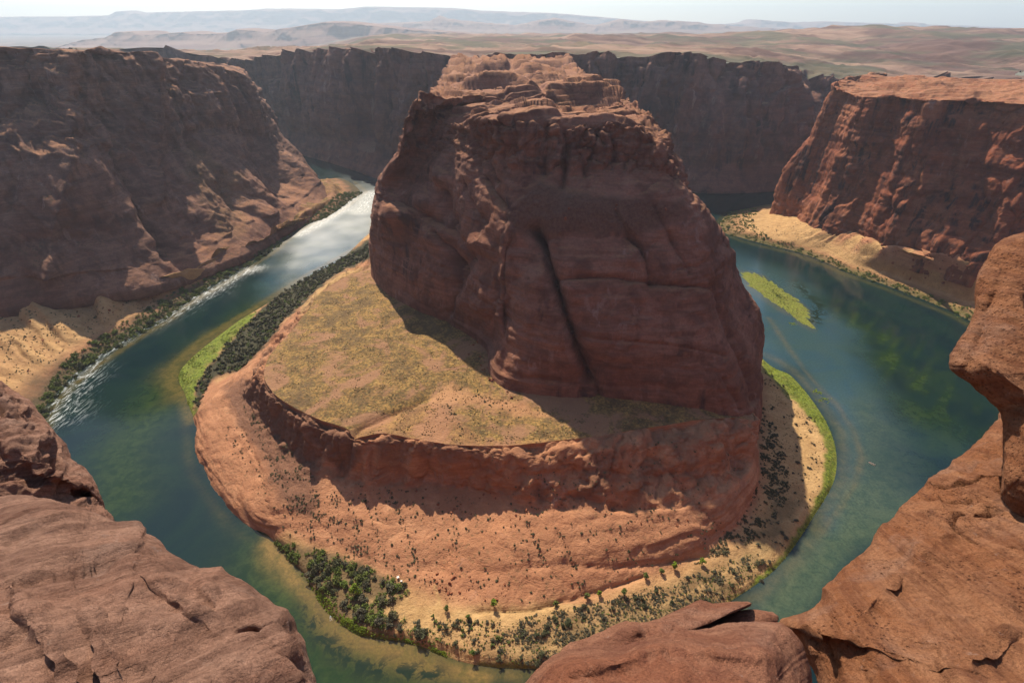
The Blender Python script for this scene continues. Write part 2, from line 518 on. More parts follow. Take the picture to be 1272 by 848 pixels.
# ------------------------------------------------------------------ river
inner_px = [(466,258),(462,285),(455,300),(424,318),(383,340),(350,360),(320,380),(283,402),(253,420),(233,436),(217,453),(216,470),(226,493),(233,510),
            (239,530),(241,566),(248,586),(267,613),(283,639),(300,654),(320,664),(330,669),(350,693),(367,709),(383,729),(400,759),
            (417,779),(424,786),(457,796),(507,806),(557,823),(590,836),(637,838),(720,836),(800,822),(870,785),(928,748),(948,736),
            (975,709),(998,686),(1011,666),(1015,646),(1035,616),(1048,593),(1048,566),(1045,536),(1028,510),(1008,483),(991,465),
            (971,450),(950,440)]
left_px = [(440,226),(455,238),(443,248),(415,268),(385,280),(365,290),(345,310),(315,330),(290,345),(265,360),(250,368),(235,378),(215,395),
           (180,415),(150,435),(120,455),(95,475),(75,495),(62,515),(56,535)]
right_px = [(903,265),(892,275),(893,288),(920,299),(950,307),(980,314),(1010,324),(1050,341),(1100,359),(1150,379),(1180,391),(1205,405)]

def water_material():
    t = NT('river_water')
    co = t.coord()
    n1 = t.noise(co, 0.02, 5, 0.6, 0.8)
    n2 = t.noise(co, 0.12, 6, 0.65, 0.6)
    n3 = t.noise(co, 0.6, 5, 0.7)
    deep = t.mix(t.ramp(n1, 0.35, 0.65), (0.004, 0.017, 0.021), (0.008, 0.026, 0.022))
    alg = t.mix(t.ramp(n2, 0.35, 0.65), (0.013, 0.034, 0.009), (0.034, 0.060, 0.014))
    c = t.mix(t.attr('alg'), deep, alg)
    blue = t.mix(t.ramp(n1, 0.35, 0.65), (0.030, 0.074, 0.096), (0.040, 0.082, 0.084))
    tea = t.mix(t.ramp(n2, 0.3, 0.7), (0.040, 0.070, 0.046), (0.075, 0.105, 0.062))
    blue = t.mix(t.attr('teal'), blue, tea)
    c = t.mix(t.attr('silt_sheen'), c, blue)  # sediment tone plus sky sheen, painted into the base colour
    sh = t.mix(t.ramp(n2, 0.35, 0.65), (0.13, 0.098, 0.026), (0.24, 0.150, 0.045))
    c = t.mix(t.attr('shal'), c, sh)
    c = t.mix(t.math('MULTIPLY', t.attr('weed'), t.ramp(n2, 0.44, 0.56)), c, (0.010, 0.022, 0.010))
    fp = at(75, 500, z=0)-at(235, 372, z=0)
    fmp = t.n('ShaderNodeMapping'); fmp.vector_type = 'TEXTURE'; fmp.inputs['Rotation'].default_value = (0, 0, math.atan2(fp[1], fp[0])); fmp.inputs['Scale'].default_value = (11, 3.0, 10)
    ftc = t.n('ShaderNodeTexCoord'); t.l(ftc.outputs['Object'], fmp.inputs[0])
    fo = t.noise(fmp.outputs[0], 1.0, 7, 0.8, 0.5)
    fm = t.math('MULTIPLY', t.attr('foam'), t.ramp(fo, 0.50, 0.60))
    c = t.mix(fm, c, (0.55, 0.60, 0.60))
    c = t.mix(t.ramp(n3, 0.3, 0.7, 0.0, 0.35), c, (0.004, 0.012, 0.012))
    nb = t.bump(t.noise(co, 0.22, 5, 0.65, 0.4), 0.10, 0.5)
    nb = t.bump(n3, 0.12, 0.2, nb)
    ro = t.math('ADD', 0.05, t.math('MULTIPLY', t.attr('riffle'), 0.40))
    m = t.done(c, ro, nb, 0.22)
    b = [n for n in t.t.nodes if n.type == 'BSDF_PRINCIPLED'][0]
    t.l(t.math('ADD', 0.20, t.math('MULTIPLY', t.attr('riffle'), 0.8)), b.inputs['Specular IOR Level'])
    return m

xs = np.concatenate([np.arange(-760, 760, 3.2)])
ys = np.concatenate([np.arange(-20, 700, 3.2), np.arange(700, 1250, 5), np.arange(1250, 2600, 15)])
xs = np.concatenate([np.arange(-1500, -760, 30), xs, np.arange(760, 1600, 30)])
X, Y = np.meshgrid(xs, ys)
P = np.stack([X, Y, np.zeros_like(X)], -1)
px, py = proj(P)
behind = (Y < 60)
px = np.where(behind, -999, px); py = np.where(behind, 2000, py)
wob = fbm(X/45, Y/45, 0*X, 3)
inw = lambda pts: np.array([at(a, b, z=0)[:2] for a, b in pts])
def dist_xy(pts):
    return sdline(X, Y, inw(pts))
d_in = dist_xy(inner_px)
d_lo = dist_xy(left_px); d_ro = dist_xy(right_px)
# shallows: where the photograph shows the ochre bed
sA = np.exp(-(dist_xy([(335,675),(352,700),(370,722),(388,745),(400,765),(420,783),(450,800),(500,815),(550,830),(600,842)])/(7+3.5*wob))**2)
sB = np.exp(-(dist_xy([(380,345),(320,386),(255,425),(212,460),(222,492)])/(13+5*wob))**2)*0.65
sC = np.exp(-(dist_xy([(440,800),(500,815),(580,838)])/(10+4*wob))**2)*0.4
shoal = np.exp(-(dist_xy([(955,395),(985,440),(1012,475),(1040,503),(1060,535),(1070,566),(1062,600),(1042,632),(1020,660)])/(2.6+1.5*wob))**2)*0.26
bar = pmask(P, [(918,334),(948,342),(972,362),(992,373),(1006,384),(1013,398),(1012,412),(998,408),(985,395),(955,378),(925,360)], 3, 2)*0.6
bar = np.where(behind, 0, bar)
rk = sstep(0, 12, sdline(X, Y, inw([(239,530),(248,586),(267,613),(300,654),(326,668)])))
edge = np.exp(-(d_in/5)**2)*0.5*rk+np.exp(-(np.minimum(d_lo, d_ro)/5)**2)*0.4
shal = np.clip(np.maximum.reduce([sA, sB*0.7, sC, shoal, bar*0.35, edge*(X < 120)+0.45*edge*(X >= 120)]), 0, 1)
alg = np.clip(np.exp(-(dist_xy([(340,700),(380,790),(430,830),(500,850)])/32)**2)
      + np.exp(-(dist_xy([(400,330),(300,400),(215,470),(150,560),(150,620)])/26)**2)*0.8
      + np.exp(-(dist_xy([(960,340),(1050,400),(1130,470),(1150,560)])/30)**2)*0.55*(0.6+wob)
      + edge+1.3*bar+0.5*np.exp(-(dist_xy([(960,360),(1040,390),(1120,440),(1160,500)])/40)**2)*sstep(-0.1, 0.3, perlin((X+Y)/60, (X-Y)/14, 0*X)), 0, 1)
silt_sheen = np.where(behind, 0, np.maximum.reduce([  # where the blue of sediment and painted sky sheen goes
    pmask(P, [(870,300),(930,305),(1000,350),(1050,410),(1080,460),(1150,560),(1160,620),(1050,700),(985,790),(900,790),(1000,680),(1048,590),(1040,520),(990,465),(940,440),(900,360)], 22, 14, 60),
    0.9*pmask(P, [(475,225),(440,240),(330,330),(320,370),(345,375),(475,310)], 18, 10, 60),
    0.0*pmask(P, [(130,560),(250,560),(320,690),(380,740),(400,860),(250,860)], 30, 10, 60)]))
silt_sheen = silt_sheen*(1-0.92*np.exp(-(dist_xy([(905,300),(1000,330),(1100,370),(1190,420),(1200,500),(1165,590)])/52)**2))
foam = np.clip(np.exp(-(dist_xy([(68,520),(90,480),(125,440),(170,410),(215,388),(262,362),(310,335)])/(15+8*wob))**2)*1.0
       + np.exp(-(dist_xy([(448,262),(462,240)])/16)**2)
       + np.exp(-(dist_xy([(440,240),(425,262),(370,292)])/12)**2)*0.6, 0, 1)
weed = np.clip(np.exp(-(dist_xy([(375,760),(395,790),(420,810),(450,830),(540,840)])/9)**2)
       + np.exp(-(dist_xy([(990,350),(1020,380),(1010,400)])/8)**2), 0, 1)
riffle = np.clip(0.6*foam*(Y > 420)+np.where(behind, 0, pmask(P, [(500,205),(430,228),(340,300),(360,340),(500,300)], 75, 14, 40))+0.25*pmask(P, [(870,280),(1000,330),(1110,480),(1160,620),(1030,650),(1048,520),(940,400)], 25, 10, 60)*(Y > 60), 0, 1)
teal = np.where(behind, 0, pmask(P, [(1060,500),(1200,520),(1180,640),(1050,720),(980,800),(900,800),(1010,670),(1060,590)], 25, 16, 40))
M_water = water_material()
river = gridobj('river', P, M_water, dict(shal=shal, alg=alg, silt_sheen=silt_sheen, foam=foam, weed=weed, riffle=riffle, teal=teal), flip=False)
tag(river, 'dark green river looping round the sandstone butte', kind='structure')

# ------------------------------------------------------------------ central terrace
cols = [
 # W, B, S, T, R, inner centre
 dict(W=V3(-150,1150,-2), B=V3(-147,1150,4), S=V3(-140,1150,9), T=V3(-125,1150,20), R=V3(-115,1150,30), I=V3(-60,1150,40)),
 dict(W=V3(-180,960,-2), B=V3(-175,955,4), S=V3(-165,950,9), T=V3(-155,945,25), R=V3(-145,940,35), I=V3(-60,900,50)),
 dict(W=(464,285,'z',-2), B=(466,288,'z',3), S=(470,292,'z',12), T=(474,296,'z',27), R=(478,300,'z',40), I=V3(-60,760,55)),
 dict(W=(424,318,'z',-2), B=(434,322,'z',4), S=(446,328,'z',10), T=(452,330,'z',27), R=(457,333,'z',46), I=V3(-40,640,60)),
 dict(W=(383,340,'z',-2), B=(395,345,'z',4), S=(418,341,'z',18), T=(425,341,'z',34), R=(437,339,'z',50), I=V3(-30,600,60)),
 dict(W=(350,360,'z',-2), B=(362,368,'z',4), S=(385,370,'z',18), T=(391,370,'z',34), R=(402,360,'z',50), I=V3(-20,560,60)),
 dict(W=(320,380,'z',-2), B=(330,388,'z',4), S=(362,392,'z',16), T=(370,392,'z',32), R=(385,380,'z',51), I=V3(-10,530,60)),
 dict(W=(283,402,'z',-2), B=(298,412,'z',4), S=(330,420,'z',12), T=(340,418,'z',30), R=(362,410,'z',52), I=V3(0,510,60)),
 dict(W=(220,452,'z',-2), B=(240,465,'z',3), S=(294,458,'z',8), T=(312,455,'z',28), R=(336,440,'z',52), I=V3(10,500,60)),
 dict(W=(225,490,'z',-2), B=(240,492,'z',3), S=(264,480,'z',8), T=(300,482,'z',26), R=(327,466,'z',52), I=V3(15,490,60)),
 dict(W=(240,528,'z',-2), B=(243,512,'z',5), S=(250,500,'z',11), T=(312,512,'z',26), R=(336,484,'z',52), I=V3(20,480,60)),
 dict(W=(242,566,'z',-3), B=(245,550,'z',6), S=(256,538,'z',12), T=(335,545,'z',24), R=(352,499,'z',54), I=V3(20,470,60)),
 dict(W=(262,608,'z',-3), B=(266,590,'z',7), S=(278,578,'z',12), T=(362,570,'z',24), R=(377,513,'z',54), I=V3(20,460,60)),
 dict(W=(300,654,'z',-3), B=(308,638,'z',7), S=(318,626,'z',12), T=(392,588,'z',24), R=(403,524,'z',54), I=V3(25,450,60)),
 dict(W=(332,671,'z',-3), B=(342,665,'z',5), S=(352,655,'z',10), T=(422,598,'z',22), R=(430,533,'z',54), I=V3(25,440,60)),
 dict(W=(372,714,'z',-3), B=(383,708,'z',4), S=(392,678,'z',7), T=(440,602,'z',22), R=(437,541,'z',53), I=V3(30,430,60)),
 dict(W=(400,759,'z',-3), B=(412,750,'z',4), S=(420,686,'z',7), T=(458,605,'z',22), R=(448,543,'z',53), I=V3(35,425,60)),
 dict(W=(440,792,'z',-3), B=(455,775,'z',4), S=(455,704,'z',7), T=(482,606,'z',22), R=(478,539,'z',54), I=V3(40,420,60)),
 dict(W=(507,806,'z',-3), B=(518,785,'z',4), S=(520,730,'z',7), T=(530,606,'z',22), R=(520,546,'z',54), I=V3(45,420,60)),
 dict(W=(575,831,'z',-3), B=(585,808,'z',4), S=(585,752,'z',7), T=(590,612,'z',22), R=(572,553,'z',54), I=V3(50,420,60)),
 dict(W=(650,838,'z',-3), B=(655,815,'z',4), S=(650,754,'z',7), T=(655,626,'z',26), R=(640,553,'z',54), I=V3(60,420,60)),
 dict(W=(740,835,'z',-3), B=(735,805,'z',4), S=(712,747,'z',7), T=(725,634,'z',26), R=(710,547,'z',54), I=V3(70,420,60)),
 dict(W=(850,797,'z',-3), B=(830,768,'z',4), S=(782,724,'z',7), T=(788,636,'z',26), R=(765,539,'z',54), I=V3(80,420,60)),
 dict(W=(928,748,'z',-3), B=(895,730,'z',4), S=(848,700,'z',7), T=(842,630,'z',26), R=(820,530,'z',53), I=V3(90,420,60)),
 dict(W=(975,709,'z',-3), B=(950,695,'z',4), S=(898,672,'z',7), T=(886,618,'z',26), R=(870,522,'z',52), I=V3(100,420,60)),
 dict(W=(1015,650,'z',-3), B=(990,645,'z',4), S=(929,637,'z',7), T=(915,598,'z',26), R=(915,519,'z',48), I=V3(110,430,60)),
 dict(W=(1048,585,'z',-3), B=(1024,588,'z',3), S=(944,596,'z',9), T=(938,570,'z',26), R=(938,520,'z',42), I=V3(120,440,60)),
 dict(W=(1036,523,'z',-3), B=(1015,532,'z',3), S=V3(208,335,9), T=V3(202,345,20), R=V3(192,352,36), I=V3(120,450,60)),
 dict(W=(991,465,'z',-3), B=(978,474,'z',3), S=V3(236,400,9), T=V3(228,405,20), R=V3(218,410,30), I=V3(120,470,60)),
 dict(W=(950,440,'z',-3), B=(940,446,'z',3), S=V3(246,475,9), T=V3(238,475,20), R=V3(228,475,30), I=V3(120,500,60)),
 dict(W=V3(262,620,-3), B=V3(256,620,3), S=V3(242,620,9), T=V3(235,620,20), R=V3(225,620,30), I=V3(80,650,60)),
 dict(W=V3(300,850,-3), B=V3(296,850,3), S=V3(280,850,9), T=V3(260,850,20), R=V3(240,850,30), I=V3(80,850,60)),
 dict(W=V3(340,1100,-3), B=V3(336,1100,3), S=V3(320,1100,9), T=V3(300,1100,20), R=V3(280,1100,30), I=V3(80,1100,60)),
]
rows = []
g = lambda p: p if isinstance(p, np.ndarray) else at(p[0], p[1], **{p[2]: p[3]})
ct = []
for c in cols:
    W, B, S, T, Rr, I = [g(c[k]) for k in 'WBSTRI']
    out = (W-B); out[2] = 0
    U = W+out*0.6+np.array([0, 0, -6])
    mid = S*0.5+T*0.5+np.array([0, 0, 1.5])
    top = T*0.30+Rr*0.70; top[2] = Rr[2]-3
    low = T*0.7+Rr*0.3; low[2] = T[2]+5
    q = Rr*0.97+I*0.03; q[2] = Rr[2]+0.3
    ct.append([U, W, B, S, mid, T, low, top, Rr, q, Rr*0.6+I*0.4+V3(0,0,0), I])
ctrl = np.array(ct).transpose(1, 0, 2)
csp = [12, 8, 5, 3.5]+[1.6]*22+[1.8]*2+[4, 10, 16]
csp = (csp+[16]*40)[:ctrl.shape[1]-1]
G, rv, cv = loft(ctrl, 1.3, 1.5, 0.3, 0.5, rsp=[2, 1.5, 1.3, 1.2, 1.2, 0.9, 0.8, 0.8, 0.8, 1.6, 3], csp=csp)
rvg = np.broadcast_to(rv[:, None], G.shape[:2])
x, y, z = G[..., 0], G[..., 1], G[..., 2]
rockm = sstep(2.6, 3.3, rvg)*(1-sstep(8.0, 8.4, rvg))
cliffm = sstep(4.8, 5.6, rvg)*(1-sstep(7.9, 8.2, rvg))
leftrock = pmask(G, [(225,500),(262,470),(330,500),(420,600),(345,670),(220,670)], 6, 2)
rockm = np.maximum(rockm, leftrock*(rvg > 0.5))
slick = rockm*(1-cliffm)
d = slick*(1.5*fbm(x/36, y/36, z/30, 4)+0.7*np.abs(fbm(x/11, y/11, z/9, 3))-0.35+0.5*np.tanh(3*perlin(z/3.1+2*fbm(x/50, y/50, z/50, 2), x/80, y/80)))
d = d+cliffm*(3.0*fbm(x/50, y/50, z/60, 3)+cliff_relief(G, 300, 4.5, 30, 2.6, 2.4, 12, 0.9))+slick*blocks(G, 150, 15, 15, 0.5, 0.45)
d = d+(1-rockm)*(rvg < 3.2)*(rvg > 1.5)*(1.0*fbm(x/22, y/22, z/22, 4)+0.25*fbm(x/4, y/4, z/4, 3))
bench = sstep(8.1, 8.6, rvg)
d = d+bench*(1.2*fbm(x/50, y/50, z/50, 3)+0.35*fbm(x/7, y/7, z/7, 3))
# joints that run down the slickrock, with shrubs rooted in them
crk = [[(447,600),(470,672),(485,715)],[(480,605),(497,640),(515,690),(520,712)],[(655,650),(668,680),(680,705)],[(693,660),(705,682),(715,708)],
       [(330,560),(352,600),(360,640)],[(300,530),(322,580),(336,640)],[(670,588),(690,615),(700,628)],[(815,565),(845,600),(880,640),(905,665)],[(555,500),(575,535),(572,552)]]
for L in crk: d = d+px_groove(G, L, 1.7, 2.0)*(rvg < 8)
for L in [[(520,704),(570,708),(640,706),(700,700),(760,706),(820,700),(880,690)],[(590,760),(660,758),(730,738),(800,716)]]:
    d = d+px_groove(G, L, 2.6, 2.2)
for L in [[(640,590),(700,586),(740,584),(800,592),(850,588),(900,570)],[(665,600),(672,618),(700,630)],[(760,628),(820,630),(846,630),(870,612)]]:
    d = d+px_groove(G, L, 2.5, 2.2)
# the notch between the two lobes of the bench, and its low scarp
d = d+px_groove(G, [(428,572),(432,552),(447,532),(480,517),(505,505),(530,493)], 5, 3.5)
# low promontory bulges under the rim
for (a, b, w, h) in [(720,606,26,4),(775,612,24,4.5),(640,600,20,2.5),(450,600,14,3),(478,600,12,3),(590,600,12,3)]:
    pxx, pyy = proj(G)
    d = d+h*np.exp(-((pxx-a)/w)**2-((pyy-b)/12)**2)
G = displace(G, d)
# notch cut: lower the rim a little there
pxx, pyy = proj(G)
greenp = [(212,452),(250,418),(300,392),(318,388),(312,400),(285,425),(262,450),(245,475),(243,512),(236,520),(228,500),(213,475)]
mgreen = pmask(G, greenp, 3, 4)
mgreen = np.maximum(mgreen, pmask(G, [(945,432),(995,458),(1034,500),(1056,543),(1058,592),(1040,630),(1020,658),(1000,695),(930,758),(905,750),(970,692),(1000,645),(1024,600),(1026,550),(1004,517),(945,458)], 3, 4, 8)*(rvg < 3.2))
mgreen = np.maximum(mgreen, 0.9*pmask(G, [(380,730),(400,745),(425,775),(480,790),(560,815),(555,826),(500,808),(450,798),(415,785),(395,760)], 2, 3, 6))
mgreen = np.maximum(mgreen, 0.8*pmask(G, [(590,822),(680,825),(720,830),(700,842),(600,840)], 4, 3, 6))
thick = pmask(G, [(460,296),(466,318),(430,335),(405,350),(378,375),(350,402),(335,425),(318,440),(300,460),(262,470),(243,510),(236,500),(245,470),(265,447),(290,418),(315,392),(350,360),(390,335)], 3, 4)
msand = np.maximum.reduce([
   pmask(G, [(462,330),(440,334),(400,345),(376,372),(372,392),(392,378),(405,358),(438,343)], 3, 2),
   pmask(G, [(440,735),(500,742),(560,755),(640,752),(690,748),(760,755),(700,770),(640,790),(575,800),(540,800),(500,800),(470,775)], 8, 7, 10),
   pmask(G, [(945,450),(1015,505),(1038,550),(1038,600),(1005,650),(985,690),(930,745),(860,800),(760,830),(640,830),(620,800),(700,780),(850,740),(930,680),(940,600),(950,520)], 6, 5, 10)*(1-rockm)])*(1-bench)*(1-thick)
# everything low that is not rock is sandy soil
msand = np.maximum(msand, (1-rockm)*(rvg > 1.0)*(rvg < 3.4)*0.8*(1-thick))
gpoly = [(440,345),(400,360),(385,385),(372,405),(345,435),(327,455),(327,480),(352,499),(377,512),(403,524),(430,532),(470,517),(505,505),(540,498),(600,545),(700,545),(870,520),(960,515),(940,480),(740,488),(640,480),(590,430),(510,380),(470,345)]
mgrass = np.clip(pmask(G, gpoly, 2.5, 2)*bench+bench*0.8*(pyy < 500)+bench*0.7, 0, 1)
pinkp = pmask(G, [(535,495),(560,478),(600,492),(660,505),(690,520),(640,515),(590,502),(560,500)], 5, 5)
mgrass = mgrass*(1-0.8*pinkp)
msand = np.maximum(msand, 0.25*pinkp)
trail = np.zeros_like(x)
for L in [[(497,720),(508,733),(503,745),(514,757),(540,762),(640,762),(690,752),(740,752)],[(452,748),(478,742),(503,738)],[(540,728),(546,745),(537,766)],[(503,748),(506,785),(504,798)],[(545,746),(552,770),(560,780),(578,800)],[(560,780),(566,798)],[(800,760),(860,735),(920,700)]]:
    trail = np.maximum(trail, np.exp(-(sdline(pxx, pyy, L)/1.7)**2))
msand = np.clip(msand+trail*0.8, 0, 1)
mscree = np.maximum.reduce([0.75*pmask(G, [(280,478),(322,470),(345,500),(400,560),(388,640),(350,628),(322,560),(290,520)], 8, 8, 10)*rockm, 0.5*cliffm*sstep(0, .5, fbm(x/30, y/30, z/30, 3)),
        0.7*pmask(G, [(350,440),(330,455),(322,490),(350,515),(400,560),(430,590),(455,560),(430,535)], 5, 5)*cliffm])
dark_ground = np.clip(thick+0.7*pmask(G, [(335,668),(400,684),(450,700),(500,728),(505,745),(470,758),(490,795),(450,788),(420,770),(395,745),(360,705)], 4, 5, 10)*(rvg < 4)+0.55*pmask(G, [(600,800),(640,780),(760,750),(860,712),(940,660),(965,600),(1000,600),(985,660),(900,750),(840,790),(760,825),(600,830)], 8, 7, 12)*(rvg < 3.3)*(0.5+0.5*sstep(-0.1, 0.3, fbm(x/14, y/14, z/14, 4))), 0, 1)*(1-mgreen)*(1-0.8*trail)
terrace = gridobj('river_terrace', G, M_bank, dict(grass=mgrass*(1-thick), sand=msand, green=mgreen, scree=mscree*(1-mgreen), dark_ground=dark_ground))
tag(terrace, 'low slickrock apron and grassy bench round the foot of the butte', kind='structure')
G_TER = G; RV_TER = rvg

# ------------------------------------------------------------------ the butte
def K(*p): return list(p)
b0 = lambda X_, Y_, z_: V3(X_, Y_, z_)
mc = [
 # R1 base, R2, R3, R4, R5, R6, R7 rim, spine
 [b0(-190,1200,5), b0(-175,1200,60), b0(-165,1200,110), b0(-155,1200,150), b0(-145,1200,185), b0(-135,1200,215), b0(-125,1200,243), b0(0,1200,246)],
 [b0(-150,820,25), b0(-140,815,70), b0(-135,815,105), b0(-125,815,140), b0(-118,815,175), b0(-108,815,210), b0(-97,815,242), b0(0,860,246)],
 [b0(-158,640,50), b0(-155,635,72), b0(-152,630,100), b0(-145,630,130), b0(-140,625,160), b0(-112,620,205), b0(-84,610,241), b0(20,700,246)],
 [(461,326,'Y',572), (460,305,'Y',562), (461,285,'Y',552), (464,258,'Y',545), (469,225,'Y',540), (494,188,'Y',510), (522,127,'Y',500), b0(26,620,246)],
 [(475,350,'Y',512), (474,320,'Y',515), (475,295,'Y',517), (482,266,'z',140), (500,236,'Y',522), (517,195,'Y',523), (542,140,'Y',528), b0(29,580,246)],
 [(510,378,'z',60), (515,345,'Y',462), (522,318,'Y',463), (531,284,'Y',472), (548,226,'Y',484), (556,186,'Y',491), (566,152,'Y',494), b0(31,560,246)],
 [(555,398,'z',60), (560,370,'Y',422), (567,343,'Y',423), (576,296,'Y',431), (588,238,'Y',440), (590,200,'Y',443), (590,146,'Y',446), b0(31.5,550,246)],
 [(598,430,'z',60), (602,395,'Y',366), (607,362,'Y',368), (616,302,'Y',377), (630,247,'Y',398), (636,205,'Y',411), (633,150,'Y',418), b0(32,545,246)],
 [(612,470,'z',60), (628,412,'Y',350), (642,354,'Y',361), (655,297,'Y',377), (664,253,'Y',389), (668,205,'Y',409), (678,147,'Y',419), b0(32,542,246)],
 [(675,487,'z',59), (684,418,'Y',331), (690,352,'Y',349), (692,294,'Y',371), (706,253,'Y',384), (706,206,'Y',407), (712,150,'Y',419), b0(32,540,246)],
 [(740,491,'z',58), (745,420,'Y',326), (747,350,'Y',350), (748,294,'Y',371), (752,253,'Y',383), (742,206,'Y',406), (740,148,'Y',419), b0(32,541,246)],
 [(800,497,'z',56), (805,425,'Y',325), (808,351,'Y',351), (802,297,'Y',370), (800,253,'Y',382), (786,208,'Y',404), (768,146,'Y',420), b0(32,543,246)],
 [(870,508,'z',52), (872,432,'Y',324), (868,353,'Y',358), (856,304,'Y',370), (848,253,'Y',383), (826,213,'Y',401), (792,152,'Y',424), b0(32,546,246)],
 [(932,522,'z',40), (915,445,'Y',335), (893,358,'Y',372), (882,306,'Y',382), (872,260,'Y',396), (848,226,'Y',405), (802,163,'Y',436), b0(31,553,246)],
 [(947,490,'Y',372), (946,430,'Y',400), (932,375,'Y',420), (905,330,'Y',415), (888,280,'Y',415), (860,243,'Y',425), (806,166,'Y',446), b0(30,565,246)],
 [b0(238,415,10), (949,418,'Y',425), (941,382,'Y',445), (917,345,'Y',448), (896,290,'Y',440), (861,242,'Y',445), (798,148,'Y',470), b0(29,580,246)],
 [b0(236,480,10), b0(236,480,48), b0(225,485,88), b0(200,490,125), b0(170,495,165), b0(133,510,205), (782,118,'Y',540), b0(26,620,246)],
 [b0(230,640,10), b0(222,640,55), b0(205,640,100), b0(180,640,145), b0(155,640,185), b0(127,645,215), b0(110,650,241), b0(20,700,246)],
 [b0(225,850,10), b0(215,850,55), b0(200,850,100), b0(180,850,145), b0(160,850,185), b0(135,850,215), b0(104,850,242), b0(0,860,246)],
 [b0(225,1200,10), b0(215,1200,55), b0(200,1200,100), b0(180,1200,145), b0(160,1200,185), b0(140,1200,215), b0(118,1200,243), b0(0,1200,246)],
]
ct = []
for c in mc:
    q = [g(p) for p in c]
    R1, R2, R3, R4, R5, R6, R7, SPn = q
    U = R1+(R1-SPn)*np.array([0.02, 0.02, 0]); U[2] = R1[2]-24
    dq = (SPn-R7)*np.array([1, 1, 0]); SPn = SPn+dq/np.linalg.norm(dq)*3-np.array([0, 0, 1.5])
    lip = R7*0.93+SPn*0.07; lip[2] = R7[2]+2.0
    R8 = R7*0.62+SPn*0.38; R8[2] = R7[2]*0.5+SPn[2]*0.5
    sh = R6*0.35+R7*0.65; sh[2] = R7[2]-4.5
    ct.append([U, R1, R2, R3, R4, R5, R6, sh, R7, lip, R8, SPn])
ctrl = np.array(ct).transpose(1, 0, 2)
G, rv, cv = loft(ctrl, 1.3, 1.4, 0.35, 0.5, rsp=[5, 1.1, 1.1, 1.1, 1.1, 1.1, 1.0, 1.0, 0.9, 1.3, 2.0],
                 csp=[9, 6, 2.6, 1.6]+[1.25]*11+[1.8, 3, 6, 10])
rvg = np.broadcast_to(rv[:, None], G.shape[:2])
x, y, z = G[..., 0], G[..., 1], G[..., 2]
wall = 1-sstep(7.6, 8.8, rvg)
talus = pmask(G, [(642,250),(668,224),(700,236),(740,240),(790,245),(848,250),(850,268),(790,290),(720,292),(660,292),(625,285)], 8, 7, 15)
upper = sstep(5.6, 6.2, rvg)*wall
lower = 1-sstep(4.0, 4.4, rvg)
d = wall*(1-upper)*(1-talus)*(3.6*fbm(x/75, y/75, z/90, 4)+rock_relief(G, 0, 0.0, 0.40, 1.1, 0.55, 40)+blocks(G, 9, 26, 34, 1.0, 0.9))
zz3 = z+2.5*fbm(x/60, y/60, z/60, 3)
d = d+wall*(1-talus)*(0.42*np.tanh(5*perlin(zz3/3.4, x/70, y/70))+0.5*fbm(x/7, y/7, z/5, 3)*(1-upper))
d = d+upper*(rock_relief(G, 120, 5.0, 1.5, 4.0, 1.4, 17)+blocks(G, 40, 12, 22, 5.0, 3.6)+blocks(G, 80, 5, 6, 1.3, 1.2)-3.0)
d = d+talus*(1.6*fbm(x/16, y/16, z/16, 4)+0.5*fbm(x/4, y/4, z/4, 3))
topm = 1-wall
# broken ledges on the top: terraced bedding
hz = 10*fbm(x/150, y/42, 0*z, 4)+1.6*fbm(x/40, y/13, 0*z+4, 3)
ter = np.floor(hz/2.6)*2.6+2.6*sstep(0.72, 1.0, hz/2.6-np.floor(hz/2.6))
d = d+topm*sstep(560, 700, y)*5*np.tanh(4*perlin(y/48+0.4*fbm(x/40, y/40, 0*x, 3), x/150, 0*x+2))*np.exp(-(np.maximum(np.abs(x)-85, 0)/25)**2)
d = d+topm*(ter*1.7+0.4*fbm(x/5, y/5, z/5, 3)+blocks(G, 17, 22, 14, 1.6, 0.9)-0.5)
for L, w, dp in [([(548,116),(570,119),(600,117),(628,121)], 4.5, 6), ([(588,96),(650,98),(700,94)], 2, 3), ([(690,122),(740,124),(775,121)], 3, 5), ([(560,82),(620,80),(700,82)], 1.5, 3), ([(575,74),(640,73),(700,75)], 1.2, 3), ([(640,132),(690,128)], 2, 3)]:
    d = d+px_groove(G, L, w, dp)*topm
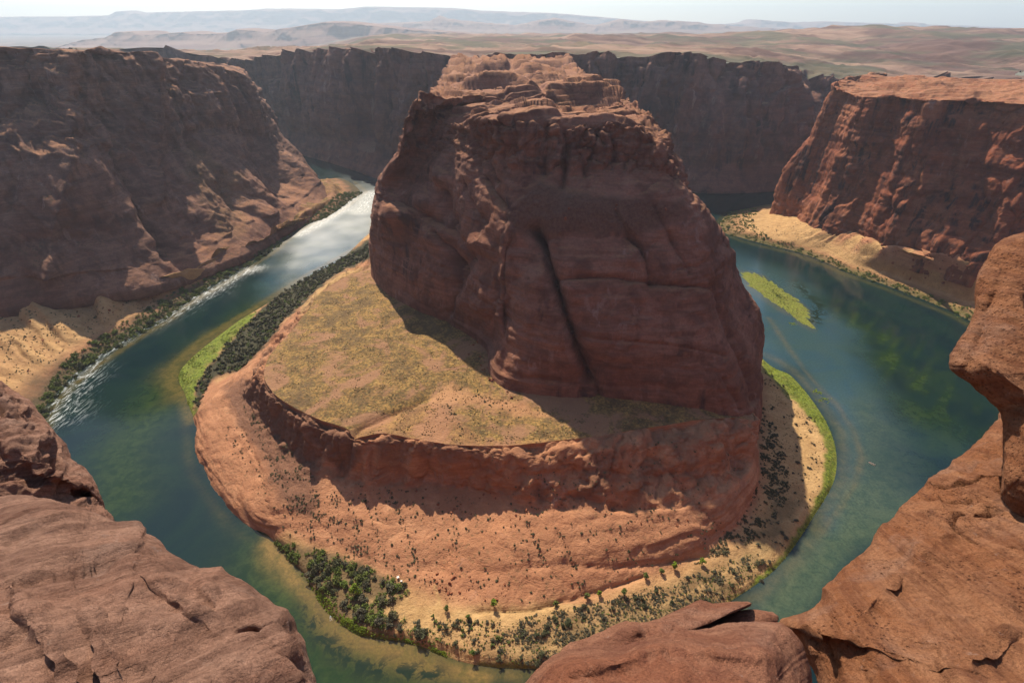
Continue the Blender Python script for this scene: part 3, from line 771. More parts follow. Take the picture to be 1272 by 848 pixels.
for L, w, dp in [([(664,286),(676,318),(690,352),(702,390),(715,430),(730,465),(745,492)], 3.4, 12), ([(603,300),(600,350),(598,400)], 13, 6), ([(624,300),(622,360),(618,425),(616,470)], 16, 5),
              ([(672,300),(694,360),(714,410),(735,470)], 7, 2.5),
              ([(783,294),(797,308),(805,330),(812,352)], 2.4, 5), ([(835,300),(850,325),(856,340)], 1.8, 3),
              ([(884,352),(900,385),(918,430),(935,468),(940,500)], 2.6, 5), ([(900,470),(920,500),(930,520)], 2, 3),
              ([(690,346),(740,344),(780,346),(815,352),(880,357)], 2.0, 3.2),
              ([(560,262),(585,300),(600,330),(612,355)], 0.1, 0),
              ([(575,145),(583,165),(582,190),(592,215),(610,238),(622,252)], 2.4, 5), ([(604,150),(604,180),(600,200),(612,225)], 2.2, 5),
              ([(540,288),(556,310),(568,340)], 3.5, 7), ([(558,282),(570,300),(577,320)], 2.5, 4),
              ([(552,236),(556,262),(560,275)], 4, 5), ([(577,228),(588,260),(598,275)], 2.2, 3),
              ([(676,150),(680,180),(676,210)], 3, 5), ([(702,152),(706,190),(698,225)], 3, 5.5), ([(733,140),(742,165),(752,180)], 2.2, 4),
              ([(722,190),(728,215)], 2, 3), ([(762,170),(766,200)], 2, 3), ([(650,470),(700,475),(735,488)], 2, 1.5),
              ([(612,355),(630,372),(618,400)], 5, 4), ([(700,418),(760,422),(840,430),(905,440)], 1.6, 1.2), ([(760,452),(840,458),(900,462)], 1.6, 1.0),
              ([(498,250),(520,262),(548,278)], 3, 4), ([(640,300),(620,330),(612,345)], 3, 2.5),
              ([(815,255),(828,285),(838,300)], 1.8, 2.5), ([(765,262),(780,290)], 1.6, 2), ([(562,300),(560,345),(556,392)], 5, 6)]:
    d = d+px_groove(G, L, w*1.15, dp*1.7)*wall
pxx, pyy = proj(G)
# ledge lip over the big slab and knobs on the left shoulder
for (a, b, w, w2, h) in [(780,325,110,16,1.0),(552,222,10,12,8),(530,252,14,12,7),(540,292,16,14,9),(566,302,7,16,8),(500,268,20,9,9),(484,285,12,26,5),(586,304,9,10,6),(905,262,14,10,4),(905,318,14,12,4)]:
    d = d+h*np.exp(-((pxx-a)/w)**4-((pyy-b)/w2)**2)*wall
d = d*np.where(rvg < 1.2, 0.4, 1)*(1-sstep(10.7, 10.98, rvg))
G = displace(G, d)
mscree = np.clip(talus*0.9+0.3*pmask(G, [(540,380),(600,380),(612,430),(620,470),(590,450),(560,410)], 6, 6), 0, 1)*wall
zeros = np.zeros(G.shape[:2])
butte = gridobj('sandstone_butte', G, M_mesa, dict(grass=zeros, sand=zeros, green=zeros, scree=mscree, dark_ground=zeros))
tag(butte, 'huge red sandstone butte inside the river loop', kind='structure')
G_MESA = G

# ------------------------------------------------------------------ west bank (talus aprons) and west cliff
wb = [
 # W shoreline, V vegetated edge, S talus toe, Fo foot of cliff
 [V3(-560,1300,-2), V3(-580,1300,2), V3(-600,1300,5), V3(-640,1300,20)],
 [V3(-450,1190,-2), V3(-458,1190,2), V3(-466,1190,5), V3(-480,1190,14)],
 [(425,221,'z',-2), (420,222,'z',2), (412,223,'z',6), (400,225,'z',16)],
 [(455,239,'z',-2), (438,236,'z',2), (424,235,'z',5), (406,234,'z',12)],
 [(440,250,'z',-2), (425,251,'z',2), (412,250,'z',5), (396,252,'z',12)],
 [(415,268,'z',-2), (402,268,'z',2), (390,268,'z',5), (378,270,'z',12)],
 [(385,280,'z',-2), (374,279,'z',2), (366,278,'z',5), (355,281,'z',12)],
 [(365,290,'z',-2), (355,289,'z',2), (346,289,'z',5), (336,292,'z',12)],
 [(345,310,'z',-2), (332,308,'z',2), (318,306,'z',5), (300,308,'z',14)],
 [(315,330,'z',-2), (300,327,'z',2), (288,325,'z',5), (270,325,'z',15)],
 [(285,347,'z',-2), (268,345,'z',2), (258,344,'z',5), (238,340,'z',18)],
 [(250,368,'z',-2), (236,364,'z',2), (222,360,'z',7), (205,346,'z',24)],
 [(215,395,'z',-2), (200,388,'z',2), (180,380,'z',8), (160,352,'z',28)],
 [(180,415,'z',-2), (160,410,'z',2), (140,402,'z',9), (110,358,'z',32)],
 [(150,435,'z',-2), (128,428,'z',2), (105,420,'z',9), (60,366,'z',34)],
 [(120,455,'z',-2), (100,447,'z',2), (75,438,'z',10), (10,378,'z',34)],
 [(95,475,'z',-2), (75,467,'z',2), (50,455,'z',10), (-40,395,'z',34)],
 [(75,497,'z',-2), (55,488,'z',2), (25,472,'z',10), (-90,415,'z',34)],
 [(62,518,'z',-2), (38,508,'z',2), (5,492,'z',9), (-140,440,'z',32)],
 [(20,580,'z',-2), (-10,560,'z',2), (-60,530,'z',9), (-200,470,'z',30)],
 [V3(-385,240,-2), V3(-400,242,2), V3(-420,245,8), V3(-540,255,30)],
]
ct = []
for c in wb:
    W, Vv, S, Fo = [g(p) for p in c]
    U = W+(W-Vv)*0.8; U[2] = -8
    mid = S*0.55+Fo*0.45+V3(0, 0, -1)
    hd = (Fo-S)*np.array([1, 1, 0]); hd /= np.linalg.norm(hd); E = Fo+hd*45; E[2] = Fo[2]+9
    ct.append([U, W, Vv, S, mid, Fo, E])
ctrl = np.array(ct).transpose(1, 0, 2)
G, rv, cv = loft(ctrl, 1.5, 2.0, 0.4, 0.5, csp=[12, 6, 4, 3]+[2.2]*6+[1.7]*8+[3, 6])
rvg = np.broadcast_to(rv[:, None], G.shape[:2]); cvg = np.broadcast_to(cv[None, :], G.shape[:2])
x, y, z = G[..., 0], G[..., 1], G[..., 2]
fan = sstep(2.6, 4.0, rvg)
gul = perlin(cvg*1.55+0.25*fbm(x/40, y/40, z/40, 2), rvg*0.35, 0*x)
gul2 = perlin(cvg*5.0+20+0.3*fbm(x/20, y/20, z/20, 2), rvg*0.6, 0*x)
d = fan*(15*gul+1.8*gul2-3.0*np.exp(-(gul/0.10)**2))+1.0*fbm(x/18, y/18, z/18, 4)*(rvg > 1.5)+0.3*fbm(x/4, y/4, z/4, 3)
G[..., 2] += d*sstep(1.2, 2.2, rvg)
ms = sstep(2.3, 3.2, rvg)
gvul = np.clip(ms*(0.30*(gul < 0.0)), 0, 1)
shore = (1-sstep(1.5, 2.2, rvg))*(0.5+0.5*sstep(-0.2, 0.2, fbm(x/20, y/20, z/20, 3)))
gobj = gridobj('west_bank', G, M_bank, dict(grass=np.clip(gvul+0.75*ms*(cvg < 9), 0, 1), sand=ms*0.85*(1-gvul)*(cvg >= 9), green=shore*0.5, scree=0*x, dark_ground=np.clip(1-sstep(2.0, 3.1, rvg+0.35*fbm(x/14, y/14, z/14, 3)), 0, 1)*0.85))
tag(gobj, 'sandy talus aprons along the west bank of the river', kind='structure')
G_WB = G; RV_WB = rvg; CV_WB = cvg

lc = [
 [V3(-700,1330,0), V3(-720,1330,60), V3(-740,1330,130), V3(-760,1330,190), V3(-780,1330,235), V3(-1000,1330,245)],
 [V3(-470,1190,0), V3(-495,1190,50), V3(-520,1190,110), V3(-545,1190,170), V3(-585,1190,230), V3(-850,1240,245)],
 [(410,238,'z',2), (378,207,'Y',1080), (340,178,'Y',1085), (323,140,'Y',1080), (306,96,'Y',1075), V3(-750,1200,245)],
 [(395,262,'z',6), (352,228,'Y',1000), (312,172,'Y',1030), (300,130,'Y',1035), (278,86,'Y',1050), V3(-760,1130,248)],
 [(358,284,'z',8), (322,240,'Y',880), (278,172,'Y',925), (262,128,'Y',935), (238,78,'Y',970), V3(-800,1050,252)],
 [(328,302,'z',10), (280,246,'Y',805), (240,176,'Y',850), (222,120,'Y',870), (197,76,'Y',900), V3(-830,990,257)],
 [(300,316,'z',12), (262,262,'Y',765), (225,205,'Y',800), (205,140,'Y',835), (188,69,'Y',852), V3(-850,960,262)],
 [(268,330,'z',14), (232,285,'Y',705), (190,210,'Y',738), (165,130,'Y',785), (150,69,'Y',818), V3(-870,940,264)],
 [(236,343,'z',18), (205,295,'Y',660), (160,205,'Y',694), (138,130,'Y',748), (124,66,'Y',778), V3(-880,920,266)],
 [(190,355,'z',26), (160,300,'Y',615), (118,205,'Y',655), (98,130,'Y',712), (84,65,'Y',742), V3(-900,890,268)],
 [(120,366,'z',32), (95,300,'Y',585), (50,200,'Y',624), (30,125,'Y',685), (20,64,'Y',716), V3(-930,870,270)],
 [(40,378,'z',34), (15,300,'Y',560), (-40,200,'Y',600), (-70,125,'Y',660), (-80,62,'Y',692), V3(-960,850,271)],
 [(-40,395,'z',34), (-70,300,'Y',540), (-130,200,'Y',600), (-170,125,'Y',650), (-200,62,'Y',676), V3(-1000,800,272)],
 [V3(-680,430,30), V3(-700,435,90), V3(-730,440,160), V3(-760,450,220), V3(-790,460,272), V3(-1100,500,275)],
 [V3(-600,250,30), V3(-615,250,90), V3(-635,250,160), V3(-650,250,230), V3(-670,250,282), V3(-1000,250,285)],
 [V3(-440,60,-5), V3(-450,55,70), V3(-460,50,150), V3(-475,45,230), V3(-490,40,290), V3(-800,-100,292)],
]
ct = []
for c in lc:
    q = [g(p) for p in c]
    B0, q1, q2, q3, rim, back = q
    U = B0.copy(); U[2] -= 12
    t1 = rim*0.95+back*0.05; t1[2] = rim[2]+1.5; back = back-V3(0, 0, 22)
    t2 = rim*0.55+back*0.45; t2[2] = rim[2]-9
    fall = back+(back-rim)*0.15; fall[2] -= 60
    ct.append([U, B0, q1, q2, q3, rim, t1, t2, back, fall])
ctrl = np.array(ct).transpose(1, 0, 2)
G, rv, cv = loft(ctrl, 1.9, 1.9, 0.35, 0.45, rsp=[5, 1.7, 1.7, 1.7, 1.5, 2, 4, 10, 20], csp=[12, 7, 3]+[1.9]*9+[5, 10, 14])
rvg = np.broadcast_to(rv[:, None], G.shape[:2]); cvg = np.broadcast_to(cv[None, :], G.shape[:2])
x, y, z = G[..., 0], G[..., 1], G[..., 2]
wall = 1-sstep(4.9, 5.4, rvg)
but = perlin(x/62+3+0.14*fbm(x/90, y/90, z/500, 3), y/78+0.12*z/95, z/1200)
up_ = sstep(2.9, 3.4, rvg)
d = wall*(0.30+0.70*up_)*(cliff_relief(G, 55, 7.0, 40, 4.0, 4.0, 20, 0.8))
dh = wall*(20*(0.45-1.9*np.abs(but))*(0.6+0.4*up_)-4)
for L, w, dp in [([(128,62),(140,110),(147,150),(152,185),(175,225),(195,270),(215,310),(240,342)], 15, -30), ([(194,66),(214,120),(232,150),(250,190),(276,222),(300,262)], 11, -20),
                 ([(228,78),(246,125),(262,158)], 7, -10), ([(300,165),(330,212),(352,250),(362,270)], 9, -9), ([(0,195),(14,225),(12,260)], 10, -14),
                 ([(82,62),(84,140),(84,200),(72,260),(60,345)], 15, 24), ([(192,66),(188,150),(191,200),(197,250)], 7, 18), ([(160,64),(163,110),(172,150)], 7, 8),
                 ([(262,85),(278,140),(300,175)], 7, 10), ([(240,205),(262,250),(285,296)], 6, 9), ([(38,62),(34,120)], 7, -8), ([(110,64),(106,120)], 6, -8)]:
    dh = dh+px_groove(G, L, w, dp)*wall
G = displace_h(G, dh*np.where(rvg < 1.5, 0.4, 1), 0.05)
hz = 6*fbm(x/120, y/80, 0*z+2, 4)
ter = np.floor(hz/2.0)*2.0+2.0*sstep(0.6, 1.0, hz/2.0-np.floor(hz/2.0))
d = d+(1-wall)*(ter*0.8)
d = d*np.where(rvg < 1.5, 0.5, 1)
G = displace(G, d)
zeros = np.zeros(G.shape[:2])
tal = pmask(G, [(238,175),(275,205),(310,225),(300,290),(270,300),(255,250),(225,215)], 8, 10)*0.3
o = gridobj('west_cliff', G, M_left, dict(grass=tal, sand=zeros, green=zeros, scree=zeros, dark_ground=zeros))
tag(o, 'tall buttressed sandstone cliff on the west side of the canyon', kind='structure')

# ------------------------------------------------------------------ east bank and east cliff
eb = [
 [V3(620,1010,-2), V3(625,1005,2), V3(640,990,6), V3(650,980,12)],
 [(985,250,'z',-2), (987,251,'z',2), (990,254,'z',6), (994,256,'z',10)],
 [(938,256,'z',-2), (942,258,'z',2), (950,262,'z',6), (966,264,'z',12)],
 [(905,264,'z',-2), (912,266,'z',2), (932,269,'z',7), (966,267,'z',13)],
 [(893,274,'z',-2), (901,276,'z',2), (930,275,'z',7), (968,270,'z',14)],
 [(894,288,'z',-2), (903,287,'z',2), (934,283,'z',8), (974,273,'z',17)],
 [(920,299,'z',-2), (930,294,'z',2), (946,290,'z',8), (990,279,'z',22)],
 [(950,307,'z',-2), (960,302,'z',2), (972,298,'z',8), (1012,285,'z',26)],
 [(980,314,'z',-2), (990,309,'z',2), (1000,304,'z',8), (1036,288,'z',31)],
 [(1010,324,'z',-2), (1018,318,'z',2), (1028,312,'z',8), (1058,290,'z',36)],
 [(1050,341,'z',-2), (1058,335,'z',2), (1066,328,'z',9), (1092,303,'z',42)],
 [(1100,359,'z',-2), (1108,352,'z',2), (1118,344,'z',9), (1134,316,'z',44)],
 [(1150,379,'z',-2), (1158,371,'z',2), (1168,362,'z',9), (1182,328,'z',46)],
 [(1180,391,'z',-2), (1190,384,'z',2), (1204,374,'z',9), (1225,340,'z',46)],
 [(1205,407,'z',-2), (1222,398,'z',2), (1240,386,'z',9), (1275,352,'z',44)],
 [V3(575,400,-2), V3(590,400,2), V3(610,400,8), V3(680,430,40)],
 [V3(540,260,-2), V3(555,255,2), V3(580,245,8), V3(680,250,40)],
]
ct = []
for c in eb:
    W, Vv, S, Fo = [g(p) for p in c]
    U = W+(W-Vv)*0.8; U[2] = -8
    mid = S*0.5+Fo*0.5+V3(0, 0, -2)
    hd = (Fo-S)*np.array([1, 1, 0]); hd /= np.linalg.norm(hd); E = Fo+hd*40; E[2] = Fo[2]+8
    ct.append([U, W, Vv, S, mid, Fo, E])
ctrl = np.array(ct).transpose(1, 0, 2)
G, rv, cv = loft(ctrl, 1.6, 2.0, 0.4, 0.5, csp=[12, 6]+[2.4]*11+[2, 3, 6])
rvg = np.broadcast_to(rv[:, None], G.shape[:2]); cvg = np.broadcast_to(cv[None, :], G.shape[:2])
x, y, z = G[..., 0], G[..., 1], G[..., 2]
fan = sstep(3.3, 4.6, rvg)*sstep(6, 9.5, cvg)
gul = perlin(cvg*2.6+0.25*fbm(x/40, y/40, z/40, 2), rvg*0.35+6, 0*x)
gul2 = perlin(cvg*8+20, rvg*0.6, 0*x)
d = fan*(6.5*gul+2*gul2)+0.9*fbm(x/18, y/18, z/18, 4)+0.3*fbm(x/4, y/4, z/4, 3)
pxx, pyy = proj(G)
for a, b, w, w2, h in [(1186,314,18,13,17),(1150,332,12,8,6),(1196,336,12,8,9),(1120,322,12,8,4),(1165,345,14,6,5)]:
    d = d+h*np.exp(-((pxx-a)/w)**2-((pyy-b)/w2)**2)*(1+0.4*fbm(x/8, y/8, z/8, 3))
G[..., 2] += d*sstep(1.2, 2.0, rvg)
ms = sstep(2.3, 3.0, rvg)
redm = np.clip(fan*sstep(-0.15, 0.15, gul+0.3*fbm(x/15, y/15, z/15, 3)+(cvg-10.5)*0.10), 0, 1)
shore = (1-sstep(1.8, 2.9, rvg))*(0.6+0.4*sstep(-0.2, 0.2, fbm(x/20, y/20, z/20, 3)))
o = gridobj('east_bank', G, M_bank, dict(grass=zeros[:1, :1]*0+np.zeros_like(x)+0.25*ms*(1-redm)*sstep(0, .4, fbm(x/30, y/30, z/30, 3)), sand=ms*0.9*(1-redm), green=shore*0.6, scree=0*x, dark_ground=np.clip(1-sstep(1.8, 2.9, rvg+0.35*fbm(x/14, y/14, z/14, 3)), 0, 1)*0.6))
tag(o, 'pale sandy slope along the east bank below the red cliff', kind='structure')
G_EB = G; RV_EB = rvg; CV_EB = cvg

rc = [
 [V3(640,1040,5), V3(645,1045,70), V3(650,1050,140), V3(660,1055,180), V3(670,1060,222), V3(690,1075,224)],
 [V3(540,990,8), V3(545,990,75), V3(555,985,140), V3(565,980,180), V3(575,975,220), V3(600,1000,224)],
 [(958,259,'Y',925), (972,214,'Y',915), (1004,170,'Y',905), (1019,137,'Y',898), (1034,108,'Y',890), (1052,99,'Y',960)],
 [(980,272,'z',18), (1000,225,'Y',872), (1022,170,'Y',868), (1036,142,'Y',862), (1049,116,'Y',850), (1076,95,'Y',985)],
 [(1014,285,'z',27), (1028,240,'Y',802), (1045,185,'Y',805), (1056,155,'Y',803), (1067,122,'Y',802), (1105,98,'Y',970)],
 [(1055,291,'z',35), (1068,250,'Y',752), (1086,190,'Y',757), (1098,160,'Y',757), (1112,124,'Y',752), (1145,100,'Y',950)],
 [(1092,304,'z',41), (1104,255,'Y',690), (1122,195,'Y',703), (1135,160,'Y',705), (1148,126,'Y',708), (1185,100,'Y',920)],
 [(1134,318,'z',43), (1148,262,'Y',655), (1172,200,'Y',672), (1190,165,'Y',682), (1206,128,'Y',692), (1235,101,'Y',900)],
 [(1182,330,'z',45), (1200,270,'Y',622), (1222,205,'Y',640), (1236,168,'Y',648), (1250,131,'Y',655), (1290,102,'Y',880)],
 [(1232,345,'z',45), (1252,275,'Y',590), (1275,205,'Y',608), (1290,170,'Y',618), (1302,133,'Y',628), (1350,102,'Y',860)],
 [(1300,360,'z',44), (1320,290,'Y',560), (1350,210,'Y',575), (1370,170,'Y',590), (1380,135,'Y',600), (1440,102,'Y',840)],
 [V3(720,440,38), V3(735,445,90), V3(745,450,150), V3(755,455,190), V3(765,460,225), V3(950,600,228)],
 [V3(720,250,35), V3(735,250,90), V3(745,250,160), V3(755,250,200), V3(765,250,245), V3(950,300,248)],
]
ct = []
for c in rc:
    B0, q1, q2, q3, rim, back = [g(p) for p in c]
    U = B0.copy(); U[2] -= 20
    t1 = rim*0.94+back*0.06; t1[2] = rim[2]+1.5
    t2 = rim*0.5+back*0.5; t2[2] = (rim[2]+back[2])/2+1.5
    dirn = (back-rim); dirn[2] = 0; dirn /= max(np.linalg.norm(dirn), 1)
    f1 = back+dirn*25; f1[2] = back[2]-12
    f2 = back+dirn*80; f2[2] = back[2]-190
    ct.append([U, B0, q1, q2, q3, rim, t1, t2, back, f1, f2])
ctrl = np.array(ct).transpose(1, 0, 2)
G, rv, cv = loft(ctrl, 1.6, 1.7, 0.35, 0.45, rsp=[5, 1.5, 1.5, 1.4, 1.2, 1.3, 2.0, 2.4, 6, 12], csp=[6, 4]+[1.6]*7+[2.2, 5, 10])
rvg = np.broadcast_to(rv[:, None], G.shape[:2])
x, y, z = G[..., 0], G[..., 1], G[..., 2]
wall = 1-sstep(4.8, 5.4, rvg)
d = wall*(cliff_relief(G, 210, 9.0, 80, 4.0, 3.0, 26, 0.8)-5.0)
hz = 9*fbm(x/90, y/60, 0*z+7, 4)+2*fbm(x/20, y/16, 0*z, 3)
ter = np.floor(hz/2.2)*2.2+2.2*sstep(0.6, 1.0, hz/2.2-np.floor(hz/2.2))
d = d+(1-wall)*(ter*0.9+0.4*fbm(x/6, y/6, z/6, 3))*(rvg < 8.5)
for L, w, dp in [([(1098,150),(1100,200),(1098,270)], 3, 7), ([(1140,128),(1128,170),(1130,210)], 3, 5), ([(1060,175),(1085,178),(1100,174)], 4, -3),
                 ([(1175,140),(1180,200),(1172,260)], 6, 6), ([(1220,150),(1212,210),(1225,280)], 4, 5), ([(1040,200),(1045,240)], 4, 4)]:
    d = d+px_groove(G, L, w, dp)*wall
G = displace_h(G, d*wall, 0.1)
G = displace(G, d*(1-wall))
o = gridobj('east_cliff', G, M_right)
tag(o, 'sheer dark-stained sandstone cliff on the east side of the canyon', kind='structure')

# ------------------------------------------------------------------ far wall and the plateau behind it
fw_base = [(-1250,1500),(-950,1560),(at(290,200,Y=1580)[0],1580),(at(350,190,Y=1520)[0],1520),(at(400,200,Y=1400)[0],1400),(at(440,213,Y=1290)[0],1290),
           (at(475,222,Y=1200)[0],1200),(-150,1160),(-60,1150),(0,1150),(60,1150),(200,1130),(at(830,240,Y=1105)[0],1105),(at(880,240,Y=1088)[0],1088),(at(920,240,Y=1090)[0],1090),
           (at(965,238,Y=1105)[0],1105),(at(1020,238,Y=1140)[0],1140),(at(1100,235,Y=1190)[0],1190),(at(1200,235,Y=1240)[0],1240),(1000,1320),(1300,1400)]
fw_rim = [V3(-1400,1650,245), V3(-1000,1680,245), at(292,76,Y=1650), at(340,69,Y=1620), at(385,65,Y=1530), at(432,62,Y=1400), at(472,63,Y=1300), at(520,66,Y=1240),
          at(575,69,Y=1200), at(620,69,Y=1200), at(665,69,Y=1200), at(715,66,Y=1190), at(790,68,Y=1180), at(850,70,Y=1170), at(905,74,Y=1175), at(960,83,Y=1190),
          at(1012,91,Y=1220), at(1080,97,Y=1260), at(1160,101,Y=1310), V3(1080,1400,188), V3(1400,1500,185)]
ct = []
for (bx, by), rim in zip(fw_base, fw_rim):
    B0 = V3(bx, by, 2); U = V3(bx, by, -8)
    tl = B0*0.62+rim*0.38; tl[2] = 52
    a = B0*0.45+rim*0.55; a[2] = 60+(rim[2]-60)*0.35
    b = B0*0.25+rim*0.75; b[2] = 60+(rim[2]-60)*0.72
    ct.append([U, B0, tl, a, b, rim])
ctrl = np.array(ct).transpose(1, 0, 2)
G, rv, cv = loft(ctrl, 2.4, 2.8, 0.3, 0.45, csp=[20, 10]+[3]*16+[8, 20])
rvg = np.broadcast_to(rv[:, None], G.shape[:2])
x, y, z = G[..., 0], G[..., 1], G[..., 2]
d = sstep(1.8, 2.4, rvg)*cliff_relief(G, 400, 40, 120, 15.0, 8.0, 42, 1.5)+(rvg > 1)*(1-sstep(1.8, 2.4, rvg))*(3*fbm(x/40, y/40, z/40, 4))
G = displace(G, d)
o = gridobj('far_canyon_wall', G, M_wall)
tag(o, 'hazy shadowed canyon wall beyond the river', kind='structure')
rim_line = G[-1]

# plateau: from the rim out to sixteen kilometres
dists = [0, 12]
while dists[-1] < 26000: dists.append(dists[-1]*1.045+5)
dists = np.array(dists)
rim2 = rim_line[::3]
_k = np.hanning(45); _k /= _k.sum()
rim_s = np.stack([np.convolve(np.pad(rim2[:, i], 22, mode='edge'), _k, mode='valid') for i in range(3)], 1)
_b = sstep(0, 160, dists)[:, None]
RX, RY, RZ = [rim2[None, :, i]*(1-_b)+rim_s[None, :, i]*_b for i in range(3)]
rim2 = rim_s
ang = np.arctan2(rim2[:, 0], rim2[:, 1])
# spread directions evenly so the sheet fans out
ang2 = np.linspace(-1.12, 1.12, len(rim2))
w = sstep(0, 1500, dists)[:, None]
A = ang[None, :]*(1-w)+ang2[None, :]*w
dirx, diry = np.sin(A), np.cos(A)
Gx = RX*(1-sstep(0, 4000, dists))[:, None]+dirx*dists[:, None]+(sstep(0, 4000, dists))[:, None]*ang2[None, :]*900
Gy = RY+diry*dists[:, None]
far = sstep(100, 1800, dists)[:, None]
base = RZ*(1-far)+243*far
U_ = Gx/np.maximum(Gy, 1)
hill = 52*np.exp(-(np.maximum(U_-0.60, 0)/0.42)**2-(np.minimum(U_-0.60, 0)/0.22)**2-((Gy-3700)/1000)**2)+20*sstep(0.085, 0.105, U_)*sstep(0.42, 0.22, U_)*sstep(2750, 2850, Gy)*sstep(3600, 3300, Gy)
hill = hill-170*sstep(-0.20, -0.42, U_)*sstep(1900, 3600, Gy)-60*sstep(4500, 9000, Gy)
hill = hill-16*np.exp(-((U_-0.35)/0.35)**2-((Gy-2300)/600)**2)
hill = hill+10*sstep(0, 1, fbm(Gx/900, Gy/900, 0*Gx, 3))*far
h = 22*fbm(Gx/420, Gy/300, 0*Gx+1, 5)*sstep(40, 900, dists)[:, None]+7*fbm(Gx/90, Gy/60, 0*Gx+2, 4)*sstep(5, 120, dists)[:, None]
h = np.where(Gy > 6000, h*0.7, h)
q = (h+hill)/6.0
ter = (np.floor(q)+sstep(0.65, 1.0, q-np.floor(q)))*6.0
# a low dark butte right of the neck
bt = sstep(0.012, 0.0, np.maximum(np.abs(U_-0.215)-0.085, 0)+np.abs(Gy-3000)/26000)*0
Gz = base+ter
Gz[0] = rim_line[::3, 2]; 
PL = np.stack([Gx, Gy, Gz], -1)
o = gridobj('desert_plateau', PL, M_plat)
tag(o, 'rocky desert plateau stretching to the horizon', kind='structure')

def ridge(name, pts, Y, foot, seed, label, amp=1.0, depth=700):
    pts = np.array(pts, float)
    n = 700
    u = np.linspace(pts[0, 0], pts[-1, 0], n)
    v = np.interp(u, pts[:, 0], pts[:, 1])
    v = v+amp*fbm(u/14+seed, 0*u, 0*u, 4)
    top = np.array([at(a, b, Y=Y) for a, b in zip(u, v)])
    fo = top.copy(); fo[:, 1] -= 0.07*Y; fo[:, 0] *= (Y*0.93)/Y; fo[:, 2] = foot
    m1 = top*0.55+fo*0.45; m1[:, 2] = foot+(top[:, 2]-foot)*0.42
    m2 = top*0.86+fo*0.14; m2[:, 2] = foot+(top[:, 2]-foot)*0.90
    bk = top.copy(); bk[:, 1] += depth
    bf = bk.copy(); bf[:, 1] += 300; bf[:, 2] = foot-20
    ct = np.array([fo, m1, m2, top, bk, bf])
    A = catrom(6, [8, 10, 6, 6, 3], 0.3)
    Gq = np.einsum('ri,ijk->rjk', A, ct)
    x, y, z = Gq[..., 0], Gq[..., 1], Gq[..., 2]
    hs = np.clip((z-foot)/60, 0, 1)
    Gq[..., 1] += hs*Y*0.010*ridged(x/(Y*0.05), 0*x+seed, z/400, 4)*-1
    ob = gridobj(name, Gq, M_far)
    tag(ob, label, kind='structure')
ridge('distant_mesa', [(-300,26),(0,22),(70,21.5),(100,21),(140,20),(149,15),(156,14),(166,17),(250,15),(300,14),(330,12),(424,12.5),(450,9.5),(500,10),(560,11),(600,14.5),(690,17.5),(770,24),(850,31),(1000,36)],
      24000, 0, 3.1, 'long pale blue mesa on the horizon to the left', 0.35, 1200)
ridge('distant_mesa', [(700,40),(790,33),(848,29.5),(905,31),(925,29),(936,25),(990,29),(1030,27.5),(1100,30),(1130,31),(1136,28.5),(1145,29),(1152,31.5),(1200,32.5),(1272,36),(1500,40)],
      23000, 0, 8.1, 'low pale blue ridge on the horizon to the right', 0.7, 1200)
ridge('distant_hills', [(380,40),(440,30),(500,29),(535,27),(545,20.5),(556,24),(600,29),(640,32),(660,28),(690,23),(705,26),(740,32),(770,25),(800,28),(830,26),(870,29),(910,33),(1000,38)],
      15000, 110, 1.7, 'row of low hazy peaks beyond the plateau', 1.0, 500)
ridge('distant_hills', [(-200,60),(0,60),(60,62),(85,56),(110,50),(140,46),(152,40),(172,40),(185,44),(230,40),(240,43),(290,41),(300,36),(330,40),(400,28),(430,28),(500,36),(580,42),(640,48)],
      9500, 10, 5.7, 'dark blue broken tableland beyond the west cliff', 1.0, 900)

# ------------------------------------------------------------------ the rim the photographer stands on
ow = [((-470,58),(-500,40,290)),((-250,10),(-320,-20,294)),((-110,45),(-110,-12,295)),((-40,58),(-40,-6,294)),((0,60),(0,-5,294)),((50,56),(50,-5,294)),
      ((130,55),(120,-8,294)),((280,60),(230,0,294)),((450,180),(420,60,290)),((600,300),(620,200,282)),((700,440),(780,420,232))]
ct = []
ct = []
for (bx, by), rm in ow:
    B0 = V3(bx, by, -6); rim = V3(*rm)
    a = B0*0.66+rim*0.34; b = B0*0.33+rim*0.67
    back = rim+V3(rim[0]*0.3, -260, 4)
    ct.append([B0, a, b, rim, rim*0.9+back*0.1+V3(0, 0, .5), back])
ctrl = np.array(ct).transpose(1, 0, 2)
G, rv, cv = loft(ctrl, 4, 5, 0.3, 0.5)
rvg = np.broadcast_to(rv[:, None], G.shape[:2])
d = (1-sstep(2.7, 3.1, rvg))*rock_relief(G, 600, 4, 1.5, 2, 1, 30)
G = displace(G, -np.abs(d))
o = gridobj('overlook_cliff', G, M_right)
tag(o, 'sandstone cliff under the overlook', kind='structure')
